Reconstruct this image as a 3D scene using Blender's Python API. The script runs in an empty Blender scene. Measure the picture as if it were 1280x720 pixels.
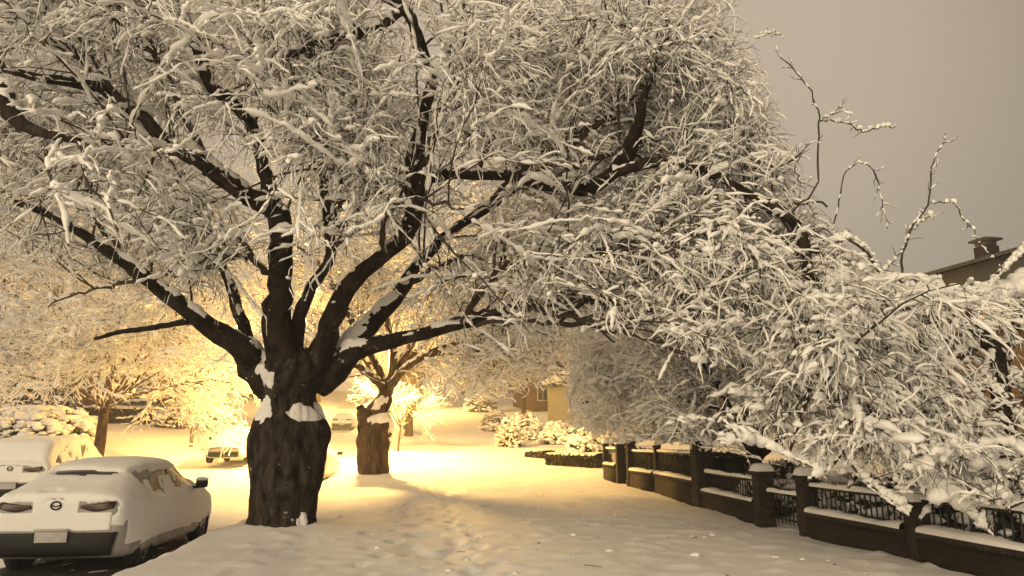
import bpy, bmesh, math, random
import numpy as np
from mathutils import Vector, Matrix
from mathutils.bvhtree import BVHTree

rng = np.random.default_rng(11)
DENOISE = True
random.seed(11)
SC = bpy.context.scene
COL = SC.collection
UP = np.array([0.0, 0.0, 1.0])

# ---------------------------------------------------------------- camera model
PSI = math.radians(5.84)      # camera yaw to the right of the street
TH = math.radians(11.68)      # camera pitch up
CAMZ = 1.48
FPX = 900.0
RIGHT = np.array([math.cos(PSI), -math.sin(PSI), 0.0])
FWH = np.array([math.sin(PSI), math.cos(PSI), 0.0])
FW = FWH * math.cos(TH) + UP * math.sin(TH)
CU = -FWH * math.sin(TH) + UP * math.cos(TH)
CAMP = np.array([0.0, 0.0, CAMZ])


def P(px, py, D):
    """world point seen at a pixel of the 1280x720 photograph, D metres away along the ground"""
    cx, cy = (px - 640) / FPX, (360 - py) / FPX
    s = D / (math.cos(TH) - cy * math.sin(TH))
    return CAMP + s * (cx * RIGHT + FW + cy * CU)


def proj(p):
    q = p - CAMP
    w = np.maximum(q @ FW, 0.01)
    return 640 + FPX * (q @ RIGHT) / w, 360 - FPX * (q @ CU) / w, q @ FWH


# ---------------------------------------------------------------- noise helpers
def _hash(ix, iy, iz, seed):
    n = (ix * 374761393 + iy * 668265263 + iz * 2147483647 + seed * 1274126177) & 0xFFFFFFFF
    n = ((n ^ (n >> 13)) * 1274126177) & 0xFFFFFFFF
    n = ((n ^ (n >> 16)) * 2246822519) & 0xFFFFFFFF
    return ((n ^ (n >> 15)) & 0xFFFF) / 65535.0


def vnoise(p, seed=0):
    """value noise in 0..1 for an (n,3) array"""
    p = np.asarray(p, float)
    i = np.floor(p).astype(np.int64)
    f = p - i
    f = f * f * (3 - 2 * f)
    out = 0
    for dx in (0, 1):
        for dy in (0, 1):
            for dz in (0, 1):
                w = (f[:, 0] if dx else 1 - f[:, 0]) * (f[:, 1] if dy else 1 - f[:, 1]) * (f[:, 2] if dz else 1 - f[:, 2])
                out = out + w * _hash(i[:, 0] + dx, i[:, 1] + dy, i[:, 2] + dz, seed)
    return out


def fbm(p, seed=0, octv=4):
    a, t, s = 0.5, 0.0, 0.0
    p = np.asarray(p, float)
    for k in range(octv):
        s = s + a * vnoise(p * 2 ** k, seed + k)
        t += a
        a *= 0.5
    return s / t


def sst(x, a, b):
    t = np.clip((x - a) / (b - a), 0, 1)
    return t * t * (3 - 2 * t)


# ---------------------------------------------------------------- terrain
KERB_R, KERB_L = -3.55, -11.6


def rise(v):
    v = np.asarray(v, float)
    a = np.clip(v - 14, 0, 20)
    r = 0.060 * a * a / 40 + 0.060 * np.clip(v - 34, 0, 26) + 0.11 * np.clip(v - 60, 0, 47)
    b = np.clip(v - 107, 0, 20)
    return r + 0.11 * (b - b * b / 40)


MOUNDS = []      # (u, v, height, radius)
PRINTS = []      # old foot prints: u, v, heading
_r = np.random.default_rng(4)
for u0, du, v0, v1 in ((0.9, -0.055, 3.6, 22), (-0.9, 0.02, 4.2, 16)):
    for k_, v_ in enumerate(np.arange(v0, v1, 0.62)):
        PRINTS.append((u0 + du * (v_ - v0) + (0.13 if k_ % 2 else -0.13) + 0.05 * _r.normal(), v_ + 0.06 * _r.normal(), 0.15 * _r.normal(), 0.7 + 0.5 * _r.random()))


def gz(u, v, fine=True):
    u = np.atleast_1d(np.asarray(u, float))
    v = np.atleast_1d(np.asarray(v, float))
    z = rise(v)
    road = sst(u, KERB_L - 0.25, KERB_L + 0.25) * (1 - sst(u, KERB_R - 0.45, KERB_R + 0.2))
    z = z - 0.30 * road
    z = z + 0.42 * (1 - sst(u, KERB_L - 3.0, KERB_L)) + 0.06 * np.clip(KERB_L - 3 - u, 0, 12)
    z = z + 0.05 * np.clip(u - 7.5, 0, 14) * sst(v, 18, 40)
    for (mu, mv, mh, mr) in MOUNDS:
        z = z + mh * np.exp(-((u - mu) ** 2 + (v - mv) ** 2) / (mr * mr))
    if fine:
        q = np.stack([u, v, 0 * u], -1)
        z = z + 0.10 * (fbm(q * 0.55, 3, 3) - 0.5) * (1 - 0.6 * road)
        near = np.exp(-np.clip(v - 8, 0, 60) / 22)
        z = z + near * (0.032 * (fbm(q * 2.6, 9, 3) - 0.5) + 0.03 * sst(vnoise(q * 4.3, 31), 0.62, 0.9))
        # a trail of old, half filled foot prints along the pavement
        tr = np.exp(-((u - 0.15 - 0.35 * np.sin(v * 0.35)) / 0.42) ** 2)
        pr = vnoise(np.stack([u * 3.3, v * 1.7, 0 * u], -1), 21)
        z = z - near * tr * 0.075 * sst(pr, 0.55, 0.72)
        for (pu, pv, pa, pd) in PRINTS:
            m = (np.abs(u - pu) < 0.5) & (np.abs(v - pv) < 0.6)
            if not m.any():
                continue
            a, b = u[m] - pu, v[m] - pv
            a, b = a * math.cos(pa) - b * math.sin(pa), a * math.sin(pa) + b * math.cos(pa)
            q2 = (a / 0.085) ** 2 + (b / 0.17) ** 2
            z[m] += pd * (-0.055 * np.exp(-q2 ** 1.5) + 0.012 * np.exp(-((np.sqrt(q2) - 1.5) / 0.5) ** 2))
        # wheel ruts
        for c in (-8.6, -7.1):
            z = z - road * 0.035 * np.exp(-((u - c - 0.12 * np.sin(v * 0.2)) / 0.16) ** 2)
    return z


def gpt(u, v, dz=0.0):
    return np.array([u, v, float(gz(u, v, False)[0]) + dz])


# ---------------------------------------------------------------- mesh helpers
def np_mesh(name, V, F, mat, parent=None, smooth=True, Fm=None):
    """V (n,3); F list of (m,k) int arrays"""
    me = bpy.data.meshes.new(name)
    V = np.ascontiguousarray(V, np.float32)
    me.vertices.add(len(V))
    me.vertices.foreach_set('co', V.ravel())
    F = [f for f in (F if isinstance(F, list) else [F]) if len(f)]
    loops = np.concatenate([f.ravel() for f in F]).astype(np.int32)
    sizes = np.concatenate([np.full(len(f), f.shape[1], np.int32) for f in F])
    starts = np.concatenate([[0], np.cumsum(sizes)[:-1]]).astype(np.int32)
    me.loops.add(len(loops))
    me.loops.foreach_set('vertex_index', loops)
    me.polygons.add(len(sizes))
    me.polygons.foreach_set('loop_start', starts)
    me.update(calc_edges=True)
    if smooth:
        me.polygons.foreach_set('use_smooth', np.ones(len(sizes), bool))
    for m in (mat if isinstance(mat, (list, tuple)) else [mat]):
        me.materials.append(m)
    o = bpy.data.objects.new(name, me)
    COL.objects.link(o)
    if parent is not None:
        o.parent = parent
    return o


class Acc:
    """collects geometry for one mesh"""

    def __init__(self):
        self.V, self.F, self.n = [], [], 0

    def add(self, V, F):
        V = np.asarray(V, float).reshape(-1, 3)
        self.V.append(V)
        for f in (F if isinstance(F, list) else [F]):
            self.F.append(np.asarray(f, np.int64) + self.n)
        self.n += len(V)
        return self

    def box(self, c, s, rz=0.0, bev=0.0, jitter=0.0):
        bm = bmesh.new()
        bmesh.ops.create_cube(bm, size=1.0)
        bmesh.ops.scale(bm, vec=Vector(s), verts=bm.verts)
        if bev > 0:
            bmesh.ops.bevel(bm, geom=bm.edges[:] + bm.verts[:], offset=bev, segments=2, affect='EDGES', profile=0.6)
        if rz:
            bmesh.ops.rotate(bm, cent=(0, 0, 0), matrix=Matrix.Rotation(rz, 3, 'Z'), verts=bm.verts)
        bmesh.ops.translate(bm, vec=Vector(c), verts=bm.verts)
        return self.bm(bm)

    def bm(self, bm):
        bm.verts.ensure_lookup_table()
        bm.verts.index_update()
        V = np.array([v.co[:] for v in bm.verts])
        by = {}
        for f in bm.faces:
            by.setdefault(len(f.verts), []).append([v.index for v in f.verts])
        bm.free()
        return self.add(V, [np.array(x) for x in by.values()])

    def tube(self, pts, r, S=8):
        pts = np.asarray(pts, float)
        r = np.broadcast_to(np.asarray(r, float), (len(pts),))
        V, F = tubes(pts[None], r[None], S)
        a = np.arange(S)
        K = len(pts)
        return self.add(V, [F, a[::-1][None], (a + (K - 1) * S)[None]])

    def build(self, name, mat, parent=None, smooth=False):
        return np_mesh(name, np.concatenate(self.V), self.F, mat, parent, smooth)


def tubes(Pt, R, S, cap=True):
    """Pt (N,K,3), R (N,K) -> verts, quads"""
    N, K, _ = Pt.shape
    T = np.gradient(Pt, axis=1)
    T /= np.linalg.norm(T, axis=2, keepdims=True) + 1e-9
    m = Pt[:, -1] - Pt[:, 0]
    ref = np.where((np.abs(m[:, 2]) > 0.8 * np.linalg.norm(m, axis=1))[:, None], np.array([[1.0, 0.2, 0]]), np.array([[0, 0.1, 1.0]]))
    n = ref[:, None, :] - (ref[:, None, :] * T).sum(2, keepdims=True) * T
    n /= np.linalg.norm(n, axis=2, keepdims=True) + 1e-9
    b = np.cross(T, n)
    ph = np.arange(S) * 2 * math.pi / S
    V = Pt[:, :, None, :] + R[:, :, None, None] * (np.cos(ph)[None, None, :, None] * n[:, :, None, :] + np.sin(ph)[None, None, :, None] * b[:, :, None, :])
    idx = np.arange(N * K * S).reshape(N, K, S)
    a = idx[:, :-1, :]
    c = idx[:, 1:, :]
    F = np.stack([a, np.roll(a, -1, 2), np.roll(c, -1, 2), c], -1).reshape(-1, 4)
    return V.reshape(-1, 3), F


def catmull(pts, K):
    pts = np.asarray(pts, float)
    n = len(pts)
    ext = np.vstack([2 * pts[0] - pts[1], pts, 2 * pts[-1] - pts[-2]])
    d = np.concatenate([[0], np.cumsum(np.linalg.norm(np.diff(pts[:, :3], axis=0), axis=1))])
    t = np.interp(np.linspace(0, d[-1], K), d, np.arange(n))
    i = np.minimum(t.astype(int), n - 2)
    f = (t - i)[:, None]
    p0, p1, p2, p3 = ext[i], ext[i + 1], ext[i + 2], ext[i + 3]
    return 0.5 * (2 * p1 + (p2 - p0) * f + (2 * p0 - 5 * p1 + 4 * p2 - p3) * f ** 2 + (3 * p1 - p0 - 3 * p2 + p3) * f ** 3)


_ico = None


def blobs(C, R, seed=0, sub=2):
    """lumpy pebbles of snow: C (n,3), R (n,3)"""
    bm = bmesh.new()
    bmesh.ops.create_icosphere(bm, subdivisions=sub, radius=1.0)
    V = np.array([v.co[:] for v in bm.verts])
    F = np.array([[v.index for v in f.verts] for f in bm.faces])
    bm.free()
    n = len(C)
    r = np.random.default_rng(seed)
    rot = r.random(n) * 6.28
    off = r.random((n, 1, 3)) * 100
    q = (V[None] * 1.1 + off).reshape(-1, 3)
    d = 0.45 + 1.1 * fbm(q * 1.3, seed, 2).reshape(n, -1)
    W = V[None] * d[:, :, None] * np.asarray(R)[:, None, :]
    c, s = np.cos(rot)[:, None], np.sin(rot)[:, None]
    W = np.stack([W[..., 0] * c - W[..., 1] * s, W[..., 0] * s + W[..., 1] * c, W[..., 2]], -1) + np.asarray(C)[:, None, :]
    FF = (F[None] + (np.arange(n) * len(V))[:, None, None]).reshape(-1, 3)
    return W.reshape(-1, 3), FF


def tag(o, label=None, cat=None, group=None, kind=None):
    if label:
        o['label'] = label
    if cat:
        o['category'] = cat
    if group:
        o['group'] = group
    if kind:
        o['kind'] = kind
    return o


def empty(name, loc, label=None, cat=None, group=None, rz=0.0):
    o = bpy.data.objects.new(name, None)
    o.empty_display_size = 0.2
    COL.objects.link(o)
    o.location = Vector(loc)
    o.rotation_euler = (0, 0, rz)
    return tag(o, label, cat, group)


def copy_tree(o, parent=None):
    c = o.copy()
    COL.objects.link(c)
    c.parent = parent
    for ch in list(o.children):
        copy_tree(ch, c)
    return c


# ---------------------------------------------------------------- materials
def mat(name, col, rough=0.7, var=0.0, scale=4.0, bump=0.0, bscale=20.0, metallic=0.0, spec=0.3, col2=None, coat=0.0):
    m = bpy.data.materials.new(name)
    m.use_nodes = True
    nt = m.node_tree
    b = nt.nodes['Principled BSDF']
    b.inputs['Roughness'].default_value = rough
    b.inputs['Metallic'].default_value = metallic
    b.inputs['Specular IOR Level'].default_value = spec
    b.inputs['Coat Weight'].default_value = coat
    tc = nt.nodes.new('ShaderNodeTexCoord')
    c2 = col2 if col2 else tuple(min(1, x * (1 + var)) for x in col)
    c1 = col if col2 else tuple(x * (1 - var) for x in col)
    if var or col2:
        nz = nt.nodes.new('ShaderNodeTexNoise')
        nz.inputs['Scale'].default_value = scale
        nz.inputs['Detail'].default_value = 6
        nz.inputs['Roughness'].default_value = 0.65
        nt.links.new(tc.outputs['Object'], nz.inputs['Vector'])
        cr = nt.nodes.new('ShaderNodeValToRGB')
        cr.color_ramp.elements[0].position = 0.35
        cr.color_ramp.elements[1].position = 0.68
        cr.color_ramp.elements[0].color = (*c1, 1)
        cr.color_ramp.elements[1].color = (*c2, 1)
        nt.links.new(nz.outputs['Fac'], cr.inputs['Fac'])
        nt.links.new(cr.outputs['Color'], b.inputs['Base Color'])
    else:
        b.inputs['Base Color'].default_value = (*col, 1)
    if bump:
        nb = nt.nodes.new('ShaderNodeTexNoise')
        nb.inputs['Scale'].default_value = bscale
        nb.inputs['Detail'].default_value = 8
        nt.links.new(tc.outputs['Object'], nb.inputs['Vector'])
        bp = nt.nodes.new('ShaderNodeBump')
        bp.inputs['Strength'].default_value = bump
        bp.inputs['Distance'].default_value = 0.03
        nt.links.new(nb.outputs['Fac'], bp.inputs['Height'])
        nt.links.new(bp.outputs['Normal'], b.inputs['Normal'])
    return m


def bark_mat(name, c1, c2, sx=9.0, sz=1.6):
    m = mat(name, c1, 0.95, spec=0.15)
    nt = m.node_tree
    b = nt.nodes['Principled BSDF']
    tc = nt.nodes.new('ShaderNodeTexCoord')
    mp = nt.nodes.new('ShaderNodeMapping')
    mp.inputs['Scale'].default_value = (sx, sx, sz)
    nt.links.new(tc.outputs['Object'], mp.inputs['Vector'])
    nz = nt.nodes.new('ShaderNodeTexNoise')
    nz.inputs['Scale'].default_value = 1.0
    nz.inputs['Detail'].default_value = 9
    nz.inputs['Roughness'].default_value = 0.7
    nt.links.new(mp.outputs['Vector'], nz.inputs['Vector'])
    cr = nt.nodes.new('ShaderNodeValToRGB')
    cr.color_ramp.elements[0].position = 0.38
    cr.color_ramp.elements[1].position = 0.7
    cr.color_ramp.elements[0].color = (*c1, 1)
    cr.color_ramp.elements[1].color = (*c2, 1)
    nt.links.new(nz.outputs['Fac'], cr.inputs['Fac'])
    # specks of snow blown into the bark's furrows
    n2 = nt.nodes.new('ShaderNodeTexNoise')
    n2.inputs['Scale'].default_value = 5.5
    n2.inputs['Detail'].default_value = 9
    n2.inputs['Roughness'].default_value = 0.75
    nt.links.new(tc.outputs['Object'], n2.inputs['Vector'])
    r2 = nt.nodes.new('ShaderNodeValToRGB')
    r2.color_ramp.elements[0].position = 0.63
    r2.color_ramp.elements[1].position = 0.69
    nt.links.new(n2.outputs['Fac'], r2.inputs['Fac'])
    mx = nt.nodes.new('ShaderNodeMix')
    mx.data_type = 'RGBA'
    nt.links.new(r2.outputs['Color'], mx.inputs[0])
    nt.links.new(cr.outputs['Color'], mx.inputs[6])
    mx.inputs[7].default_value = (0.6, 0.6, 0.6, 1)
    nt.links.new(mx.outputs[2], b.inputs['Base Color'])
    bp = nt.nodes.new('ShaderNodeBump')
    bp.inputs['Strength'].default_value = 0.9
    bp.inputs['Distance'].default_value = 0.05
    nt.links.new(nz.outputs['Fac'], bp.inputs['Height'])
    nt.links.new(bp.outputs['Normal'], b.inputs['Normal'])
    return m


def brick_mat(name, c1, c2, mortar, scale=1.0):
    m = mat(name, c1, 0.9)
    nt = m.node_tree
    b = nt.nodes['Principled BSDF']
    tc = nt.nodes.new('ShaderNodeTexCoord')
    sp = nt.nodes.new('ShaderNodeSeparateXYZ')
    nt.links.new(tc.outputs['Object'], sp.inputs[0])
    ad = nt.nodes.new('ShaderNodeMath')
    nt.links.new(sp.outputs[0], ad.inputs[0])
    nt.links.new(sp.outputs[1], ad.inputs[1])
    cb = nt.nodes.new('ShaderNodeCombineXYZ')
    nt.links.new(ad.outputs[0], cb.inputs[0])
    nt.links.new(sp.outputs[2], cb.inputs[1])
    br = nt.nodes.new('ShaderNodeTexBrick')
    br.inputs['Color1'].default_value = (*c1, 1)
    br.inputs['Color2'].default_value = (*c2, 1)
    br.inputs['Mortar'].default_value = (*mortar, 1)
    br.inputs['Scale'].default_value = scale
    br.inputs['Brick Width'].default_value = 0.22
    br.inputs['Row Height'].default_value = 0.075
    br.inputs['Mortar Size'].default_value = 0.008
    nt.links.new(cb.outputs[0], br.inputs['Vector'])
    nz = nt.nodes.new('ShaderNodeTexNoise')
    nz.inputs['Scale'].default_value = 6
    nz.inputs['Detail'].default_value = 8
    nt.links.new(tc.outputs['Object'], nz.inputs['Vector'])
    mx = nt.nodes.new('ShaderNodeMix')
    mx.data_type = 'RGBA'
    mx.blend_type = 'MULTIPLY'
    mx.inputs[0].default_value = 0.7
    nt.links.new(br.outputs['Color'], mx.inputs[6])
    nt.links.new(nz.outputs['Fac'], mx.inputs[7])
    nt.links.new(mx.outputs[2], b.inputs['Base Color'])
    bp = nt.nodes.new('ShaderNodeBump')
    bp.inputs['Strength'].default_value = 0.6
    bp.inputs['Distance'].default_value = 0.01
    nt.links.new(br.outputs['Fac'], bp.inputs['Height'])
    bp.invert = True
    nt.links.new(bp.outputs['Normal'], b.inputs['Normal'])
    return m


def emis(name, col, s):
    m = bpy.data.materials.new(name)
    m.use_nodes = True
    b = m.node_tree.nodes['Principled BSDF']
    b.inputs['Base Color'].default_value = (*col, 1)
    b.inputs['Emission Color'].default_value = (*col, 1)
    b.inputs['Emission Strength'].default_value = s
    return m


SNOW = mat('snow_material', (0.82, 0.82, 0.83), 0.75, bump=0.25, bscale=35, spec=0.25, var=0.03, scale=2.0)
SNOWG = mat('ground_snow_material', (0.80, 0.80, 0.81), 0.7, bump=0.35, bscale=14, spec=0.25, var=0.04, scale=0.7)
TSNOW = mat('twig_snow_material', (0.85, 0.85, 0.85), 0.8, spec=0.2)
BARK = bark_mat('bark_material', (0.006, 0.005, 0.004), (0.060, 0.045, 0.032), 5.0, 1.8)
BARK2 = bark_mat('brown_bark_material', (0.03, 0.02, 0.013), (0.15, 0.10, 0.065), 7, 2)
TWIG = mat('twig_material', (0.06, 0.046, 0.036), 0.9, var=0.4, scale=3.0, spec=0.2)
TWIG2 = mat('reddish_twig_material', (0.14, 0.095, 0.07), 0.9, var=0.3, scale=3.0, spec=0.2)
BRICK = brick_mat('dark_brick_material', (0.020, 0.013, 0.010), (0.034, 0.022, 0.016), (0.040, 0.035, 0.03))
STONE = mat('pillar_stone_material', (0.030, 0.024, 0.019), 0.95, var=0.6, scale=9, bump=0.5, bscale=40)
IRON = mat('iron_material', (0.012, 0.012, 0.013), 0.6, spec=0.4)
LEAF = mat('leaf_material', (0.022, 0.03, 0.016), 0.7, var=0.5, scale=5)
LEAFB = mat('brown_hedge_material', (0.06, 0.05, 0.03), 0.8, var=0.5, scale=6)
PAINT = mat('frosted_paint_material', (0.34, 0.33, 0.32), 0.6, var=0.3, scale=5, bump=0.15, bscale=30, spec=0.4)
GLASS = mat('car_glass_material', (0.012, 0.013, 0.015), 0.15, spec=0.5)
BLACKP = mat('black_plastic_material', (0.014, 0.014, 0.014), 0.6)
RUBBER = mat('tyre_material', (0.018, 0.018, 0.018), 0.9, bump=0.3, bscale=60)
RIM = mat('wheel_rim_material', (0.16, 0.16, 0.16), 0.5, metallic=0.4, var=0.4, scale=14)
REDL = mat('tail_light_material', (0.035, 0.008, 0.008), 0.25, spec=0.5)
PLATE = mat('plate_material', (0.42, 0.41, 0.42), 0.5, var=0.15, scale=12)
CHROME = mat('chrome_material', (0.25, 0.25, 0.25), 0.3, metallic=0.9)
METAL = mat('lamp_metal_material', (0.16, 0.16, 0.15), 0.5, metallic=0.5)
WALLB = mat('brown_wall_material', (0.12, 0.08, 0.055), 0.9, var=0.12, scale=2)
WALLY = mat('cream_wall_material', (0.34, 0.31, 0.23), 0.9, var=0.06, scale=2)
WALLG = mat('grey_wall_material', (0.06, 0.058, 0.052), 0.9, var=0.15, scale=1.5)
ROOFD = mat('dark_roof_material', (0.06, 0.058, 0.055), 0.9, var=0.35, scale=6, bump=0.4, bscale=30)
TRIM = mat('white_trim_material', (0.65, 0.64, 0.6), 0.7)
PANE = mat('window_pane_material', (0.03, 0.033, 0.04), 0.12, spec=0.5)
LAMPG = emis('lit_lamp_material', (1.0, 0.66, 0.25), 60.0)


# ---------------------------------------------------------------- branch growth
def unit(a):
    return a / (np.linalg.norm(a, axis=-1, keepdims=True) + 1e-9)


def grow(O, Dr, L, K, wig, droop):
    N = len(O)
    pts = np.zeros((N, K, 3))
    pts[:, 0] = O
    d = unit(Dr)
    st = (L / (K - 1))[:, None]
    for k in range(1, K):
        d = d + wig * rng.normal(size=(N, 3))
        d[:, 2] -= droop * (0.4 + k / K)
        d = unit(d)
        pts[:, k] = pts[:, k - 1] + d * st
    return pts


def spawn(Pt, R, M, ang, t0, upb=0.0, w=None):
    N, K, _ = Pt.shape
    Ls = np.linalg.norm(np.diff(Pt, axis=1), axis=2).sum(1)
    wt = Ls * (w if w is not None else 1)
    i = rng.choice(N, M, p=wt / wt.sum())
    t = (t0 + (1 - t0) * rng.random(M) ** 0.85) * (K - 1.001)
    k = t.astype(int)
    f = (t - k)[:, None]
    O = Pt[i, k] * (1 - f) + Pt[i, k + 1] * f
    T = unit(Pt[i, k + 1] - Pt[i, k])
    pr = unit(np.cross(T, rng.normal(size=(M, 3))))
    a = ang * (0.65 + 0.7 * rng.random(M))[:, None]
    Dr = np.cos(a) * T + np.sin(a) * pr
    Dr[:, 2] += upb
    rad = R[i, k] * (1 - f[:, 0]) + R[i, k + 1] * f[:, 0]
    return O, unit(Dr), rad, i


def upsample(A):
    m = 0.5 * (A[:, :-1] + A[:, 1:])
    N, K = A.shape[:2]
    out = np.zeros((N, 2 * K - 1) + A.shape[2:])
    out[:, 0::2] = A
    out[:, 1::2] = m
    return out


def snow_on(Pt, R, rs, S, lo=0.25, ups=1, drop=0.0, soft=0, lift=0.5):
    for _ in range(ups):
        Pt, R = upsample(Pt), upsample(R)
    N, K, _ = Pt.shape
    T = unit(np.gradient(Pt, axis=1))
    h = np.sqrt(np.clip(1 - T[..., 2] ** 2, 0, 1))
    nz = rng.random((N, K))
    nz[:, 1:-1] = 0.2 * nz[:, :-2] + 0.6 * nz[:, 1:-1] + 0.2 * nz[:, 2:]
    for _ in range(soft):
        nz[:, 1:-1] = 0.3 * nz[:, :-2] + 0.4 * nz[:, 1:-1] + 0.3 * nz[:, 2:]
    nz = nz + 0.5 * (rng.random((N, 1)) - 0.5)
    lump = np.clip((nz - lo) / (1 - lo) * 2.1, 0, 1.9)
    sr = np.asarray(rs).reshape(-1, 1) * (0.25 + 0.85 * h ** 2) * lump
    sr[:, 1] *= 0.75
    sr[:, -2] *= 0.8
    sr[:, 0] = 0
    sr[:, -1] = 0
    sr = np.maximum(sr, 0.0004)
    C = Pt + rng.normal(size=Pt.shape) * sr[..., None] * 0.25
    C[..., 2] += (R * 0.7 + sr * 0.5) * (lift / 0.5) - 0.001
    C[..., 2] -= np.where(sr < 0.001, R, 0)
    if drop:
        keep = rng.random(N) > drop
        C, sr = C[keep], sr[keep]
    return tubes(C, sr, S)


def sky_bound(py):
    return np.interp(py, [-300, 0, 80, 170, 230, 290, 325, 345], [925, 938, 955, 995, 1018, 1052, 1100, 1110])


def crown(limbs, n, ln, rad, droop, snow, ang=(0.9, 0.85, 0.8), keep=None, wig=(0.12, 0.16, 0.18), up=(0.15, 0.1, 0.0), t0=(0.25, 0.1, 0.05), w0=None, ks=(9, 6, 5), lo=0.25, uptw=1, drop=(0.05, 0.12, 0.3), clods=0.0, clod_r=0.035, lift=0.5):
    """limbs: list of (P(K,3), R(K)).  Returns twig Acc, snow Acc"""
    tw, sn = Acc(), Acc()
    LP = np.stack([l[0] for l in limbs])
    LR = np.stack([l[1] for l in limbs])
    par, pr = LP, LR
    w = w0
    for lv in range(3):
        O, Dr, r0, _ = spawn(par, pr, n[lv], ang[lv], t0[lv], up[lv], w)
        w = None
        L = ln[lv] * (0.55 + 0.9 * rng.random(n[lv]))
        K = ks[lv]
        pts = grow(O, Dr, L, K, wig[lv], droop[lv])
        r = np.minimum(r0 * 0.75, rad[lv] * (0.7 + 0.6 * rng.random(n[lv])))
        R = r[:, None] * np.linspace(1, 0.35, K)[None]
        if keep is not None:
            k = keep(pts, lv)
            pts, R = pts[k], R[k]
        tw.add(*tubes(pts, R, (5, 4, 3)[lv]))
        sn.add(*snow_on(pts, R, snow[lv] * (0.6 + 0.8 * rng.random(len(pts))), (6, 5, 4)[lv], lo=lo, ups=(2, 2, uptw)[lv], drop=drop[lv], lift=lift))
        if lv == 1 and clods:
            m = int(len(pts) * clods)
            ii = rng.integers(0, len(pts), m)
            jj = rng.integers(1, K, m)
            Cc = pts[ii, jj]
            rr = clod_r * (0.35 + rng.random((m, 1)) ** 2 * 1.3)
            sn.add(*blobs(Cc + np.array([0, 0, 0.3]) * rr, rr * (np.array([1.0, 0.8, 0.6]) * (0.7 + 0.7 * rng.random((m, 3)))), 5, 2 if len(pts) * clods < 4500 else 1))
        par, pr = pts, R
    return tw, sn


def limb(spec, D0, D1, K=26, dpath=None):
    """spec: list of (px,py,width px); depth runs D0 -> D1"""
    n = len(spec)
    pts, r = [], []
    for i, s in enumerate(spec):
        D = D0 + (D1 - D0) * (i / (n - 1)) if dpath is None else dpath[i]
        pts.append(P(s[0], s[1], D))
        r.append(s[2] * 0.5 * D / FPX * (0.88 if len(spec) > 6 else 1.0))
    q = catmull(np.column_stack([np.array(pts), r]), K)
    jit = rng.normal(size=(K, 3)) * 0.12 * q[:, 3:4]
    return q[:, :3] + jit, np.maximum(q[:, 3], 0.006) * (0.92 + 0.2 * rng.random(K))


def arc_limb(a, b, r0, r1, sag=0.8, K=26):
    """limb from a to b rising then bending over"""
    a, b = np.asarray(a), np.asarray(b)
    m = 0.45 * a + 0.55 * b + UP * sag + rng.normal(size=3) * 0.3
    t = np.linspace(0, 1, K)[:, None]
    q = (1 - t) ** 2 * a + 2 * t * (1 - t) * m + t * t * b
    q = q + rng.normal(size=(K, 3)) * 0.025
    return q, np.linspace(r0, r1, K)


def limb_ridge(p, r, amount):
    """uneven ridge of snow lying along the upper side of a limb"""
    q = catmull(np.column_stack([p, r]), len(p) * (14 if r[0] > 0.1 else 7))
    c, rr = q[:, :3], q[:, 3]
    S = (56 if r[0] > 0.1 else 24) if r[0] > 0.04 else 10
    V, F = tubes(c[None], rr[None], S)
    W = V.reshape(len(c), S, 3)
    n = unit(W - c[:, None, :])
    off = rng.random(3) * 90
    m = fbm(V * 2.3 + off, 5, 3).reshape(len(c), S) - 0.48 + 0.7 * (fbm(V * 11 + off, 8, 2).reshape(len(c), S) - 0.5)
    up = n[..., 2]
    t = (0.022 + 0.42 * rr)[:, None] * amount
    m = np.clip(m * 3.5, -0.5, 1.2)
    h = t * (sst(up, -0.1, 0.9) * np.clip(m, 0, 2)) ** 0.8 - 0.010 + 0.02 * np.minimum(m, 0)
    W = W + n * (h * 0.35)[..., None] + UP * (h * 0.65)[..., None]
    mm = (h > 0).reshape(-1)
    return W.reshape(-1, 3), F[mm[F].any(1)]


def tree_objects(root, trunk_mat, twig_mat, limbs, tw, sn, limb_snow=0.9, lname='limb', lo=0.3, nlimb=99, ms=0.03):
    """limbs become single parts (the first nlimb), twigs and snow one part each"""
    rest = Acc()
    for i, (p, r) in enumerate(limbs):
        V, F = tubes(p[None], r[None], 10 if r[0] > 0.05 else 6)
        if i < nlimb:
            np_mesh(lname, V, F, trunk_mat, root)
        else:
            rest.add(V, F)
    if rest.n:
        tw.add(np.concatenate(rest.V), rest.F)
    for p, r in limbs:
        sn.add(*limb_ridge(p, r, limb_snow))
        if ms > 0.03:
            sn.add(*snow_on(p[None], r[None], np.array([ms]), 9, lo=0.2, ups=2))
    tw.build('twigs', twig_mat, root, True)
    sn.build('snow_cover', TSNOW, root, True)


def rel(root_loc, Pts):
    return Pts - np.asarray(root_loc)


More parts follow.
